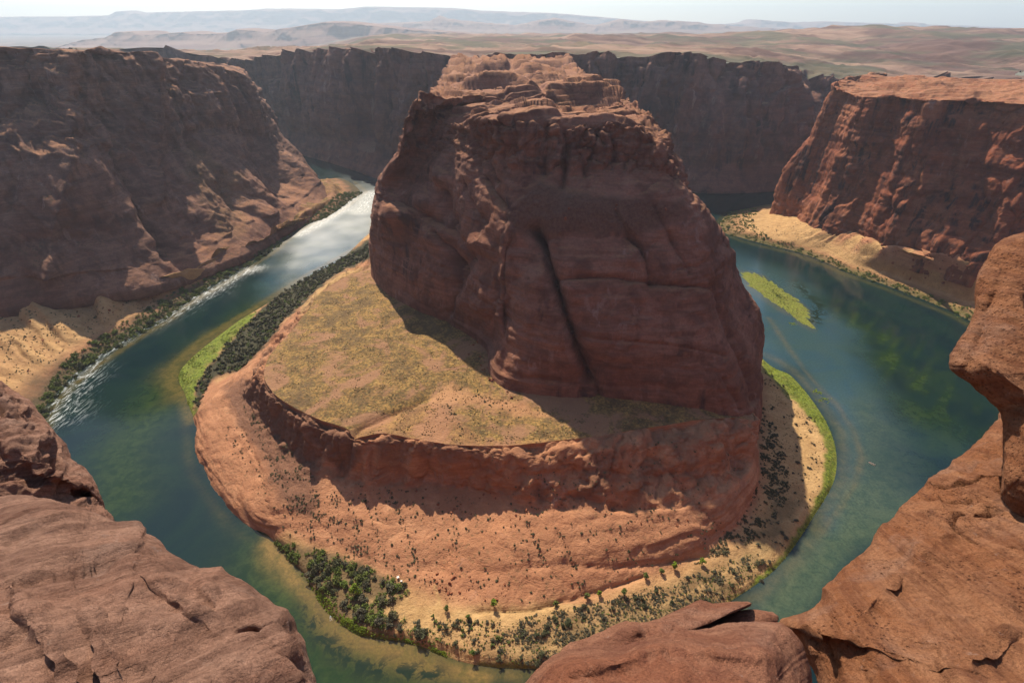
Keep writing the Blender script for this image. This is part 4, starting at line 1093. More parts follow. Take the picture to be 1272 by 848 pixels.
# ------------------------------------------------------------------ near rocks
def near_block(name, outline, Dp, mat, label, center=None, bulge=1.0, thick=3.0, rings=150, around=560, amp=0.3, seed=0, prof=2.2, lam=0.10, feat=(), jit=1.2, lamdir=(0.2, 0.35, 0.9)):
    """rounded block of rock with its own thickness; Dp = (D at centre of frame, dD/dx, dD/dy) in metres and metres per 100 px"""
    o = np.array(outline, float)
    c = np.array(center if center else o.mean(axis=0))
    # resample closed outline smoothly
    n = len(o); seg = np.linalg.norm(np.roll(o, -1, 0)-o, axis=1); cum = np.concatenate([[0], np.cumsum(seg)])
    t = np.linspace(0, cum[-1], around, endpoint=False)
    oc = np.vstack([o, o[:1]])
    ox = np.interp(t, cum, oc[:, 0]); oy = np.interp(t, cum, oc[:, 1])
    jr = jit*fbm(ox/26+seed, oy/26, 0*ox, 4)+0.5*jit*fbm(ox/6+seed, oy/6, 0*ox, 3)
    dirx = ox-c[0]; diry = oy-c[1]; ln = np.hypot(dirx, diry)
    ox = ox+dirx/ln*jr; oy = oy+diry/ln*jr
    k = np.linspace(0, 1, rings)
    r = 1-(1-k)**1.0
    r = np.sin(r*PI/2)**0.85                       # denser towards the rim
    fr = r[:, None]
    PX = c[0]+(ox-c[0])[None, :]*fr; PY = c[1]+(oy-c[1])[None, :]*fr
    D0 = Dp[0]/np.maximum(1+Dp[1]*(PX-636)/100+Dp[2]*(PY-424)/100, .05)
    D = D0-bulge*(1-fr**prof)**(1/prof)
    for (a, b, w, w2, rot, h) in feat:
        ca, sa = math.cos(R(rot)), math.sin(R(rot))
        uu = (PX-a)*ca+(PY-b)*sa; vv = -(PX-a)*sa+(PY-b)*ca
        D = D-h*np.exp(-(uu/w)**2-(vv/w2)**2)
    def pts(PX, PY, D):
        u = (PX-W0/2)/F; v = (H0/2-PY)/F
        return np.stack([u*D, (CP+v*SP)*D, CAMZ+(-SP+v*CP)*D], -1)
    front = pts(PX, PY, D)
    bk = np.linspace(1, 0.02, 26)[1:, None]
    PXb = c[0]+(ox-c[0])[None, :]*bk; PYb = c[1]+(oy-c[1])[None, :]*bk
    Db = Dp[0]/np.maximum(1+Dp[1]*(PXb-636)/100+Dp[2]*(PYb-424)/100, .05)+thick*(1-bk**2)**0.5
    Gq = np.concatenate([front, pts(PXb, PYb, Db)], 0)
    # relief
    x, y, z = Gq[..., 0]+seed*3.1, Gq[..., 1]+seed*1.3, Gq[..., 2]
    L = lamdir[0]*x+lamdir[1]*y+lamdir[2]*z+0.5*fbm(x/5, y/5, z/5, 3)
    dd = amp*(1.5*fbm(x/5.5, y/5.5, z/4.5, 5)+0.5*(0.6-np.abs(fbm(x/2.2, y/2.2, z/1.8, 4))*2))
    dd = dd+lam*(np.tanh(3*perlin(L/0.9, x/9, y/9))+0.6*np.tanh(3*perlin(L/0.33+30, x/5, y/5)))
    j = perlin((x+y*0.4)/5.0+2, (y-z)/7.0, z/11.0)
    dd = dd-amp*1.8*np.exp(-(j/0.03)**2)*sstep(0.0, 0.3, perlin(x/9+4, y/9, z/9))
    kk = np.concatenate([1-0.75*sstep(0.93, 1.0, r), np.full(25, 0.4)])[:, None]
    nrm = -gnormals(Gq)
    # make the normals face the camera on the front
    view = Gq-np.array([0, 0, CAMZ])
    s = np.sign(-(nrm[:rings]*view[:rings]).sum(-1).mean())
    Gq = Gq+nrm*s*(dd*kk)[..., None]
    Gq[0] = Gq[0].mean(axis=0); 
    o_ = gridobj(name, Gq, mat, wrap=True, flip=(s < 0))
    tag(o_, label, 'rock')
    return o_

M_nl = near_rock('near_rock_left', (0.275, 0.130, 0.082), (0.39, 0.220, 0.150), (0.110, 0.050, 0.033), (0.9, 0.35, 0.5), 0.0, 0.5)
M_nr = near_rock('near_rock_right', (0.290, 0.112, 0.045), (0.38, 0.180, 0.090), (0.125, 0.042, 0.020), (0.35, -0.65, 0.2), 0.7, 0.35)
M_nc = near_rock('near_rock_centre', (0.275, 0.105, 0.055), (0.36, 0.175, 0.105), (0.13, 0.045, 0.028), (0.15, 0.2, 0.1), 0.0, 0.3)

near_block('rock_ledge', [(-260,600),(-120,616),(0,620),(30,619),(60,622),(100,633),(135,648),(150,650),(172,650),(180,656),(181,663),(200,672),(216,686),(235,696),(246,700),(250,703),(275,703),
    (283,712),(300,722),(315,735),(335,750),(355,759),(362,770),(365,786),(374,798),(378,812),(385,828),(391,842),(402,880),(420,960),(440,1100),(100,1200),(-260,1150)],
    (23, 0.0, 0.40), M_nl, 'big pinkish layered boulder filling the bottom left corner', center=(90,980), bulge=2.6, thick=4, rings=330, around=900, amp=0.28, seed=1, lam=0.10,
    feat=[(225,748,45,8,35,0.3),(262,738,22,9,60,0.3),(285,752,22,8,70,0.3),(325,770,40,12,-10,0.5),(130,680,90,25,20,0.3),(345,800,30,14,65,0.4),(60,790,50,12,60,0.35),(120,790,60,8,70,0.3),(30,760,50,7,65,0.3)], jit=1.0, lamdir=(0.75, -0.35, 0.55))
near_block('rock_outcrop', [(-250,430),(-90,455),(-30,466),(0,474),(18,486),(34,497),(48,513),(62,527),(75,546),(90,568),(106,584),(118,601),(127,622),(132,640),(134,680),(110,760),(-60,800),(-250,760)],
    (50, 0.0, 0.10), M_nl, 'rounded ribbed outcrop above the river at the left edge', center=(-60,640), bulge=9, thick=14, rings=190, around=700, amp=0.8, seed=5, lam=0.15,
    feat=[(105,618,9,30,-55,-3.0),(70,590,8,34,-60,1.6),(30,560,20,50,-50,1.5)], lamdir=(0.6, -0.2, 0.6))
near_block('rock_slab', [(1380,380),(1290,440),(1243,508),(1238,520),(1228,530),(1216,545),(1206,556),(1195,566),(1184,572),(1178,580),(1168,583),(1150,592),(1148,599),(1138,611),(1131,616),(1115,629),(1105,646),(1097,650),(1088,663),(1082,675),(1075,679),
    (1061,696),(1048,706),(1035,721),(1022,730),(1020,744),(1012,752),(1005,758),(990,764),(972,770),(970,776),(985,786),(994,800),(1003,820),(1008,834),(1012,850),(1030,920),(1060,1050),(1450,1100),(1600,700)],
    (44, 0.0, 0.45), M_nr, 'great orange rock slab sloping down across the bottom right corner', center=(1330,860), bulge=4.0, thick=7, rings=330, around=1000, amp=0.38, seed=9, lam=0.09,
    feat=[(1120,700,120,14,-42,0.25),(1190,640,110,18,-40,0.3),(1060,770,60,16,-50,0.3),(1230,790,70,30,-20,0.6),(1030,770,30,12,-60,0.4)], lamdir=(0.55, 0.1, 0.8))
near_block('rock_overhang', [(1420,255),(1310,275),(1272,287),(1258,292),(1248,296),(1237,304),(1228,314),(1221,328),(1215,341),(1212,355),(1211,368),(1212,385),(1206,400),(1198,415),(1188,430),(1181,441),(1178,452),(1180,458),
    (1190,466),(1205,474),(1214,484),(1226,491),(1236,502),(1243,512),(1247,530),(1247,560),(1246,590),(1243,612),(1250,625),(1262,638),(1274,647),(1330,690),(1500,700),(1560,400)],
    (22.5, 0.0, 0.08), M_nr, 'dark orange overhanging rock with a pointed lip at the right edge', center=(1400,470), bulge=3.2, thick=5, rings=260, around=900, amp=0.22, seed=14, lam=0.05,
    feat=[(1226,400,9,60,20,-0.5),(1235,460,60,8,35,0.5)], lamdir=(0.3, 0.1, 0.9))
near_block('rock_slab', [(620,905),(645,862),(657,846),(668,832),(677,823),(690,815),(705,806),(730,800),(770,790),(800,782),(850,776),(882,776),(900,772),(948,772),(970,774),(984,784),(994,799),(1001,815),(1008,834),(1011,850),(1020,920),(1000,1050),(640,1050)],
    (20, 0.0, 0.20), M_nc, 'smooth red slab at the bottom edge right of the centre', center=(850,960), bulge=2.0, thick=4, rings=230, around=800, amp=0.20, seed=21, lam=0.05,
    feat=[(760,820,70,12,-18,0.3),(900,810,60,10,5,0.2)], lamdir=(0.1, 0.5, 0.85))
near_block('rock_ledge', [(690,830),(694,812),(706,800),(720,795),(733,789),(742,786),(760,778),(777,771),(792,776),(806,772),(821,766),(848,753),(860,747),(869,744),(886,748),(905,746),(928,746),(935,748),(934,753),(922,757),(905,764),(895,771),(882,780),(840,800),(740,840)],
    (21, 0.0, 0.20), M_nc, 'wedge of red rock with a crack, behind the bottom centre slab', center=(810,800), bulge=1.1, thick=3, rings=170, around=700, amp=0.11, seed=25, lam=0.03,
    feat=[(800,778,30,8,-20,0.25)], lamdir=(0.1, 0.5, 0.85))
near_block('rock_ledge', [(872,786),(884,776),(898,767),(912,761),(928,758),(945,758),(960,760),(966,765),(966,770),(958,773),(945,780),(900,792)],
    (21.8, 0.0, 0.20), M_nc, 'thin red rock leaf lying between the wedge and the great slab', center=(920,774), bulge=0.5, thick=1.4, rings=90, around=460, amp=0.07, seed=31, lam=0.03, lamdir=(0.1, 0.5, 0.85))

# ------------------------------------------------------------------ plants
def foliage_mat(name, a, b, c2):
    t = NT(name)
    oi = t.n('ShaderNodeObjectInfo')
    co = t.coord()
    n = t.noise(co, 0.9, 4, 0.7)
    c = t.mix(t.ramp(n, 0.35, 0.65), a, b)
    c = t.mix(t.math('MULTIPLY', oi.outputs['Random'], 0.6), c, c2)
    return t.done(c, 0.8, None, 0.2)
M_fd = foliage_mat('scrub_foliage', (0.050, 0.064, 0.028), (0.100, 0.108, 0.046), (0.110, 0.090, 0.050))
M_fg = foliage_mat('green_foliage', (0.075, 0.120, 0.020), (0.155, 0.200, 0.034), (0.130, 0.130, 0.040))
M_fb = foliage_mat('bright_foliage', (0.13, 0.20, 0.010), (0.23, 0.30, 0.02), (0.15, 0.20, 0.02))
M_fo = foliage_mat('grey_foliage', (0.075, 0.078, 0.050), (0.120, 0.110, 0.065), (0.09, 0.08, 0.05))
M_straw = foliage_mat('straw_scrub', (0.13, 0.095, 0.045), (0.22, 0.16, 0.06), (0.10, 0.08, 0.04))
M_reed = foliage_mat('reed_foliage', (0.13, 0.18, 0.012), (0.26, 0.28, 0.03), (0.15, 0.18, 0.02))
tb = NT('bark'); M_bark = tb.done(tb.mix(tb.noise(tb.coord(), 3, 4), (0.10, 0.07, 0.05), (0.18, 0.13, 0.09)), 0.9)

rng = np.random.RandomState(3)
def leaf_cloud(n, lobes, leaf, flat=0.75, rs=None):
    """n leaf faces in several unit lobes; returns verts, quads; sits on z=0"""
    rs = rs or rng
    k = len(lobes)
    idx = rs.randint(0, k, n)
    L = np.array(lobes)[idx]
    u = rs.normal(size=(n, 3)); u /= np.linalg.norm(u, axis=1, keepdims=True)
    rad = rs.uniform(0.35, 1.0, n)**0.5
    p = L[:, :3]+u*(rad*L[:, 3])[:, None]*np.array([1, 1, flat])
    p[:, 2] = np.maximum(p[:, 2], 0.03)
    nrm = u+rs.normal(size=(n, 3))*0.7+np.array([0, 0, 0.3]); nrm /= np.linalg.norm(nrm, axis=1, keepdims=True)
    t1 = np.cross(nrm, rs.normal(size=(n, 3))); t1 /= np.linalg.norm(t1, axis=1, keepdims=True)
    t2 = np.cross(nrm, t1)
    s = leaf*rs.uniform(0.6, 1.4, n)[:, None]
    V = np.stack([p-t1*s*0.5, p+t2*s*0.4, p+t1*s*0.5, p-t2*s*0.4], 1).reshape(-1, 3)
    Fq = np.arange(len(V)).reshape(-1, 4)
    return V, Fq

def lobes_of(kind, rs):
    L = []
    if kind == 'small':
        for k in range(3): L.append((rs.uniform(-.35, .35), rs.uniform(-.35, .35), rs.uniform(.3, .45), rs.uniform(.42, .62)))
    elif kind == 'bush':
        for k in range(8):
            a = rs.uniform(0, 6.3); q = rs.uniform(0, .62)
            L.append((q*math.cos(a), q*math.sin(a), rs.uniform(.3, .8), rs.uniform(.28, .48)))
    else:
        for k in range(10):
            a = rs.uniform(0, 6.3); q = rs.uniform(0, .5)
            L.append((q*math.cos(a), q*math.sin(a), rs.uniform(.6, 1.45), rs.uniform(.26, .42)))
    return L

def tube(p0, p1, r0, r1, n=5):
    p0 = np.array(p0, float); p1 = np.array(p1, float); d = p1-p0; d /= np.linalg.norm(d)
    a = np.cross(d, [0.3, 0.5, 0.8]); a /= np.linalg.norm(a); b = np.cross(d, a)
    th = np.arange(n)*2*PI/n
    ring = np.cos(th)[:, None]*a+np.sin(th)[:, None]*b
    V = np.concatenate([p0+ring*r0, p1+ring*r1]); i = np.arange(n)
    return V, np.stack([i, (i+1) % n, (i+1) % n+n, i+n], 1)
def join(parts):
    Vs, Fs, o = [], [], 0
    for v, f in parts:
        Vs.append(v); Fs.append(f+o); o += len(v)
    return np.concatenate(Vs), np.concatenate(Fs)

def protos(kind, mat, n, leaves, leaf):
    out = []
    for i in range(n):
        rs = np.random.RandomState(100+i*7+len(kind))
        v, f = leaf_cloud(leaves, lobes_of(kind, rs), leaf, rs=rs)
        out.append(mesh_from(kind+'_crown', v, f, mat, smooth=False))
    return out

def field(Gs, poly, n, seed, rmask=None, clus=11.0):
    """n random points on the ground sheet Gs that fall inside a photo polygon"""
    rs = np.random.RandomState(seed)
    px, py = proj(Gs)
    s = sdpoly(px, py, poly) > 0
    if rmask is not None: s &= rmask
    a = np.linalg.norm(np.cross(np.gradient(Gs, axis=0), np.gradient(Gs, axis=1)), axis=2)*s
    a[-1] = 0; a[:, -1] = 0
    if clus: a = a*(0.06+sstep(-0.05, 0.45, fbm(Gs[..., 0]/clus+seed, Gs[..., 1]/clus, 0*a, 3)))
    if a.sum() == 0: return np.zeros((0, 3))
    c = np.cumsum(a.ravel()); c /= c[-1]
    k = np.searchsorted(c, rs.rand(n)); i, j = np.unravel_index(k, a.shape)
    i = np.minimum(i, a.shape[0]-2); j = np.minimum(j, a.shape[1]-2)
    u, v = rs.rand(n)[:, None], rs.rand(n)[:, None]
    return (Gs[i, j]*(1-u)*(1-v)+Gs[i+1, j]*u*(1-v)+Gs[i, j+1]*(1-u)*v+Gs[i+1, j+1]*u*v)

def on_line(Gs, line, n, jitter, seed):
    rs = np.random.RandomState(seed)
    px, py = proj(Gs); L = np.array(line, float)
    seg = np.linalg.norm(np.diff(L, axis=0), axis=1); cum = np.concatenate([[0], np.cumsum(seg)])
    out = []
    for t in rs.rand(n)*cum[-1]:
        a = np.interp(t, cum, L[:, 0])+rs.normal()*jitter; b = np.interp(t, cum, L[:, 1])+rs.normal()*jitter*0.6
        k = np.argmin((px-a)**2+(py-b)**2); out.append(Gs.reshape(-1, 3)[k])
    return np.array(out)

def on_px(Gs, a, b):
    px, py = proj(Gs); k = np.argmin((px-a)**2+(py-b)**2); return Gs.reshape(-1, 3)[k]

P_small = protos('small', M_fd, 5, 110, 0.34)
P_bush = {m.name: protos('bush', m, 4, 520, 0.20) for m in (M_fd, M_fg, M_fb, M_fo)}
P_tall = {m.name: protos('tall', m, 3, 900, 0.17) for m in (M_fg, M_fb)}

def stuff_mesh(name, pts, sizes, kind, leaves, leaf, mat, label, seed=0, cat='shrubs', h=1.0):
    rs = np.random.RandomState(seed)
    tm = [leaf_cloud(leaves, lobes_of(kind, rs), leaf, rs=rs) for _ in range(6)]
    parts = []
    for p, s in zip(pts, sizes):
        v, f = tm[rs.randint(6)]; a = rs.uniform(0, 6.3); ca, sa = math.cos(a), math.sin(a)
        w = v@np.array([[ca, sa, 0], [-sa, ca, 0], [0, 0, h]])*s
        parts.append((w+p-np.array([0, 0, 0.1*s]), f))
    if not parts: return
    V, Fq = join(parts)
    o = link(name, mesh_from(name, V, Fq, mat, smooth=False))
    tag(o, label, cat, kind='stuff'); return o

def scatter(name, pts, size_lo, size_hi, meshes, label, cat, group, seed=0, h=(0.8, 1.2)):
    rs = np.random.RandomState(seed)
    for i, p in enumerate(pts):
        o = bpy.data.objects.new(name, meshes[rs.randint(len(meshes))]); C.objects.link(o)
        s = rs.uniform(size_lo, size_hi)
        o.location = (p[0], p[1], p[2]-0.08*s); o.rotation_euler = (0, 0, rs.uniform(0, 6.3))
        o.scale = (s*rs.uniform(.85, 1.15), s*rs.uniform(.85, 1.15), s*rs.uniform(*h))
        tag(o, label, cat, group)

def tree(name, p, s, crown, label, cat='tree', group=None, seed=0):
    rs = np.random.RandomState(seed)
    e = bpy.data.objects.new(name, None); C.objects.link(e); e.location = tuple(float(q) for q in p); e.empty_display_size = 0.5
    e.rotation_euler = (0, 0, rs.uniform(0, 6)); e.scale = (s, s, s*rs.uniform(.9, 1.1))
    tag(e, label, cat, group)
    link('crown', crown, e); link('trunk', TRUNK, e)
    return e
tv = [tube((0, 0, -.25), (0.03, 0.02, .6), .07, .05)]
for k in range(5):
    a = k*1.26; tv.append(tube((0.02, 0.01, .15+.1*k), (.35*math.cos(a), .35*math.sin(a), .7+.08*k), .035, .015))
TRUNK = mesh_from('trunk', *join(tv), M_bark)

rkm = RV_TER < 8.0
lowm = RV_TER < 3.3
# --- slickrock dots: three hundred individual shrubs and the rest as one
slick_poly = [(430,600),(530,612),(640,628),(860,628),(900,640),(880,680),(780,722),(640,752),(520,730),(400,680),(350,655),(400,600)]
pts = np.concatenate([field(G_TER, slick_poly, 90, 1, rkm), field(G_TER, [(470,615),(640,640),(660,735),(540,735),(440,690)], 30, 12, rkm)]
     +[on_line(G_TER, L, n, 0.9, 20+i) for i, (L, n) in enumerate(zip(crk[:4], (16, 22, 14, 12)))])
scatter('desert_shrub', pts[:175], 0.7, 1.5, P_small, 'small dark shrub dotting the sunlit slickrock apron below the bench cliff', 'shrub', 'shrubs dotting the slickrock apron', 1)
ex = np.concatenate([field(G_TER, slick_poly, 420, 5, rkm), field(G_TER, [(345,640),(400,600),(440,640),(470,700),(400,690),(350,660)], 260, 6, rkm),
     field(G_TER, [(300,500),(345,540),(395,600),(392,645),(350,628),(322,560)], 420, 7, rkm), field(G_TER, [(260,500),(330,560),(345,640),(300,600)], 90, 8, rkm),
     field(G_TER, [(600,565),(900,545),(930,620),(800,640),(640,620)], 160, 9, rkm)]+[on_line(G_TER, L, 26, 1.0, 60+i) for i, L in enumerate(crk)])
stuff_mesh('slickrock_scrub', ex, 0.35+1.0*np.random.RandomState(8).rand(len(ex))**2, 'small', 60, 0.38, M_fd, 'fine dark scrub speckled over the slickrock apron of the butte', 3)
# --- bench scrub
bm = RV_TER > 8.2
ex = np.concatenate([field(G_TER, [(330,445),(440,345),(510,385),(600,480),(560,500),(430,530),(350,495)], 1500, 11, bm), field(G_TER, [(450,540),(560,480),(640,500),(760,520),(870,515),(760,540),(640,553)], 900, 13, bm)])
stuff_mesh('bench_scrub', ex, np.random.RandomState(9).uniform(0.35, 0.8, len(ex)), 'small', 26, 0.5, M_straw, 'dry straw-coloured scrub covering the flat bench under the butte', 4)
pts = field(G_TER, [(535,495),(560,475),(640,498),(700,520),(640,522),(570,505)], 34, 14, bm)
scatter('desert_shrub', pts, 0.7, 1.2, P_small, 'small dark shrub on the pinkish patch of the bench under the butte', 'shrub', 'shrubs on the pinkish patch of the bench', 2)
# --- river thicket on the left side of the butte
tp = [(462,300),(466,316),(430,333),(405,348),(378,372),(350,400),(335,422),(318,438),(300,458),(264,468),(245,508),(238,500),(247,470),(268,444),(292,416),(318,392),(352,362),(392,337)]
ex = field(G_TER, tp, 1800, 15, lowm | (RV_TER < 4.5), 7)
stuff_mesh('riverside_thicket', field(G_TER, tp, 500, 155, lowm | (RV_TER < 4.5), 9), np.random.RandomState(110).uniform(0.9, 2.6, 500), 'bush', 60, 0.36, M_fg, 'greener bushes mixed into the thicket on the left of the butte', 55)
stuff_mesh('riverside_thicket', ex, np.random.RandomState(10).uniform(0.8, 3.4, len(ex)), 'bush', 60, 0.42, M_fd, 'dense dark tamarisk thicket between the river and the butte on the left', 5)
ex = field(G_TER, [(240,440),(318,385),(322,395),(268,438),(243,475),(232,505),(216,470)], 900, 16)
stuff_mesh('marsh_grass', ex, np.random.RandomState(11).uniform(0.5, 1.0, len(ex)), 'small', 26, 0.45, M_reed, 'bright green marsh grass beside the dark thicket on the left', 6, 'grass')
# --- bushes on the near bank
_bp = [(338,670),(400,684),(450,700),(500,726),(505,742),(470,758),(540,785),(550,800),(480,784),(445,774),(420,756),(398,730),(360,703)]
ex = field(G_TER, _bp, 380, 171, lowm | (RV_TER < 3.6))
stuff_mesh('riverside_thicket', ex, np.random.RandomState(71).uniform(0.9, 2.4, len(ex)), 'bush', 60, 0.32, M_fg, 'green undergrowth between the bushes of the near left bank', 51)
bushpoly = [(345,676),(400,690),(450,706),(500,726),(500,745),(470,755),(520,775),(540,795),(480,784),(445,772),(420,752),(398,728),(362,700)]
pts = field(G_TER, bushpoly, 100, 17, lowm)
allm = {0: M_fd.name, 1: M_fg.name, 2: M_fo.name}
for q in range(3):
    sel = pts[q::3]
    scatter('riverside_bush', sel, 1.5, 4.4, P_bush[allm[q]], ('dark green bush in the thicket on the near left riverbank', 'mid green bush in the thicket on the near left riverbank', 'grey-green bush in the thicket on the near left riverbank')[q],
            'bush', ('dark bushes', 'green bushes', 'grey bushes')[q]+' on the near left bank', 30+q)
flat = [(560,770),(640,770),(760,745),(860,715),(930,690),(960,700),(900,752),(840,790),(760,828),(640,828),(560,812),(480,790)]
pts = field(G_TER, flat, 170, 18, lowm)
scatter('sagebrush', pts[:90], 1.1, 2.6, P_bush[M_fd.name], 'dark olive bush on the sandy flat below the butte', 'bush', 'dark bushes on the sandy flat', 41)
scatter('sagebrush', pts[90:], 0.9, 1.9, P_bush[M_fo.name], 'grey-green bush on the sandy flat below the butte', 'bush', 'grey bushes on the sandy flat', 42)
ex = np.concatenate([field(G_TER, flat, 1500, 19, lowm), field(G_TER, [(640,775),(850,725),(930,700),(840,790),(760,825),(640,825)], 1900, 119, lowm)])
stuff_mesh('flat_scrub', ex, 0.3+1.1*np.random.RandomState(12).rand(len(ex))**2, 'small', 36, 0.42, M_fo, 'low grey-green scrub covering the sandy flat at the river bend', 7)
ex = field(G_TER, [(530,765),(600,775),(640,800),(560,812),(480,790),(500,760)], 18, 120, lowm)
scatter('riverside_bush', ex, 0.9, 1.9, P_bush[M_fg.name], 'fresh green bush beside the sandy footpaths', 'bush', 'green bushes by the footpaths', 43)
ex = field(G_TER, flat, 1500, 219, lowm, 0)
stuff_mesh('flat_scrub', ex, 0.3+0.7*np.random.RandomState(112).rand(len(ex))**2, 'small', 36, 0.42, M_fg, 'fine green scrub between the sage on the sandy flat', 117)
# bright strips of reeds
reedA = [(364,706),(392,728),(414,750),(436,772),(460,784),(510,796),(560,812),(556,828),(500,810),(450,800),(416,786),(392,758),(372,728)]
ex = field(G_TER, reedA, 1500, 21, RV_TER > 1.05)
stuff_mesh('marsh_grass', ex, np.random.RandomState(13).uniform(0.5, 1.15, len(ex)), 'small', 30, 0.42, M_fb, 'vivid green grass edging the near left bank', 8, 'grass')
reedB = [(947,434),(995,460),(1032,502),(1054,545),(1056,592),(1040,628),(1020,655),(998,692),(930,756),(910,752),(974,692),(1002,645),(1027,600),(1029,550),(1007,515),(948,455)]
ex = field(G_TER, reedB, 1500, 22, lowm)
stuff_mesh('marsh_grass', ex, np.random.RandomState(14).uniform(0.35, 0.8, len(ex)), 'small', 26, 0.45, M_reed, 'yellow-green reeds edging the right bank of the loop', 9, 'grass')
# right hand sand spit
spit = [(950,455),(1010,515),(1030,560),(1015,620),(985,660),(985,690),(930,735),(900,745),(940,680),(965,600),(950,520)]
pts = field(G_TER, spit, 85, 23, lowm)
scatter('desert_shrub', pts, 0.8, 1.9, P_bush[M_fo.name], 'olive shrub on the sandy spit right of the butte', 'shrub', 'shrubs on the right sand spit', 44)
ex = np.concatenate([field(G_TER, spit, 380, 24, lowm), field(G_TER, [(945,500),(968,540),(985,600),(965,655),(925,682),(860,705),(925,640),(945,590)], 900, 25, lowm)])
stuff_mesh('spit_scrub', ex, np.concatenate([np.random.RandomState(15).uniform(0.35, 0.9, 380), np.random.RandomState(15).uniform(0.6, 1.9, len(ex)-380)]), 'small', 36, 0.42, M_fd, 'low dark scrub on the shaded sand right of the butte', 10)
# singled-out trees
for i, (a, b, s, m, lab) in enumerate([
    (440,738,3.6,M_fb,'round bright green tree in the dark thicket, nearest to the white shelter'),
    (836,707,2.2,M_fb,'bright green tree at the right end of the tree line below the slickrock'),
    (822,712,2.0,M_fg,'dark green tree just left of the bright tree at the right end of the line'),
    (800,718,2.0,M_fg,'dark green tree standing third from the right end of the line'),
    (775,736,2.2,M_fg,'pair tree, left one, where the slickrock meets the flat'),
    (743,740,1.9,M_fb,'bright tree just left of the pair where the slickrock meets the flat'),
    (730,742,2.2,M_fg,'dark tree left of the bright one below the slickrock ledge'),
    (613,752,2.4,M_fb,'small two-toned tree alone at the upper edge of the pale sand'),
    (555,757,1.9,M_fg,'lone green tree beside the forked footpath'),
    (583,768,1.6,M_fg,'lone round bush tree on the pale sand'),
    (587,812,2.0,M_fg,'lone tree near the water at the bottom of the flat'),
    (690,752,2.0,M_fg,'dark tree at the end of the sandy track'),
    (872,700,2.2,M_fb,'bright green tree in the shade under the lower right cliff')]):
    p = on_px(G_TER, a, b)
    mm = P_tall[m.name]
    tree('tree', p, s*1.35, mm[i % len(mm)], lab, seed=i)

# --- west bank
wl = RV_WB < 3.4
wpoly = [(60,515),(100,470),(180,410),(255,358),(330,310),(400,262),(440,236),(455,238),(440,250),(345,312),(250,368),(150,436),(70,505)]
pts = field(G_WB, [(40,520),(90,445),(180,385),(250,345),(330,302),(345,310),(250,368),(150,435),(60,518)], 100, 31, (RV_WB > 1.15) & (RV_WB < 3.3))
scatter('riverside_bush', pts[:60], 2.6, 5.6, P_bush[M_fd.name], 'dark green bush on the shore below the western talus', 'bush', 'dark bushes along the west shore', 51)
scatter('riverside_bush', pts[60:], 2.4, 5.0, P_bush[M_fg.name], 'lighter green bush on the shore below the western talus', 'bush', 'green bushes along the west shore', 52)
ex = field(G_WB, [(20,530),(90,440),(180,385),(250,345),(330,302),(420,240),(455,238),(345,312),(250,368),(150,437),(60,520)], 2300, 32, (RV_WB > 1.0) & (RV_WB < 3.2))
stuff_mesh('riverside_thicket', ex, np.random.RandomState(16).uniform(0.9, 3.2, len(ex)), 'bush', 50, 0.36, M_fg, 'green undergrowth along the foot of the western talus', 11)
ex = np.concatenate([field(G_WB, [(-20,480),(0,390),(120,360),(230,345),(240,365),(120,450),(40,500)], 620, 33, RV_WB > 2.8), field(G_WB, [(330,300),(400,262),(440,240),(425,260),(370,290)], 250, 34)])
stuff_mesh('talus_scrub', ex, np.random.RandomState(17).uniform(0.6, 1.3, len(ex)), 'small', 50, 0.4, M_fd, 'scattered dark scrub on the sunlit western talus ridges', 12)
ex = field(G_WB, [(20,530),(90,440),(180,385),(250,345),(330,302),(420,240),(455,238),(345,312),(250,368),(150,437),(60,520)], 1700, 132, (RV_WB > 1.0) & (RV_WB < 3.0), 0)
stuff_mesh('riverside_thicket', ex, 0.5+1.6*np.random.RandomState(116).rand(len(ex))**2, 'bush', 40, 0.36, M_fg, 'low green scrub filling the shore below the western talus', 111)
# --- east bank
pts = field(G_EB, [(893,275),(905,263),(945,258),(935,275),(950,292),(1015,314),(1110,350),(1180,378),(1210,385),(1205,408),(1150,380),(1050,342),(950,306),(900,292)], 60, 35, (RV_EB > 1.15) & (RV_EB < 3.3))
scatter('riverside_bush', pts, 1.6, 3.4, P_bush[M_fg.name], 'green bush along the shore below the eastern red cliff', 'bush', 'green bushes along the east shore', 53)
ex = field(G_EB, [(893,275),(905,263),(945,258),(935,275),(950,292),(1015,314),(1110,350),(1180,375),(1210,382),(1205,408),(1150,380),(1050,342),(950,306),(900,292)], 1400, 36, (RV_EB > 1.0) & (RV_EB < 3.2))
stuff_mesh('riverside_thicket', ex, np.random.RandomState(18).uniform(0.6, 2.2, len(ex)), 'bush', 50, 0.36, M_fg, 'green riverside growth below the eastern red cliff', 13)
ex = field(G_EB, [(940,285),(980,275),(1060,292),(1200,345),(1200,372),(1100,345),(1000,308)], 420, 37, RV_EB > 2.8)
stuff_mesh('talus_scrub', ex, np.random.RandomState(19).uniform(0.5, 1.0, len(ex)), 'small', 40, 0.4, M_fo, 'sparse scrub on the pale slope below the eastern cliff', 14)

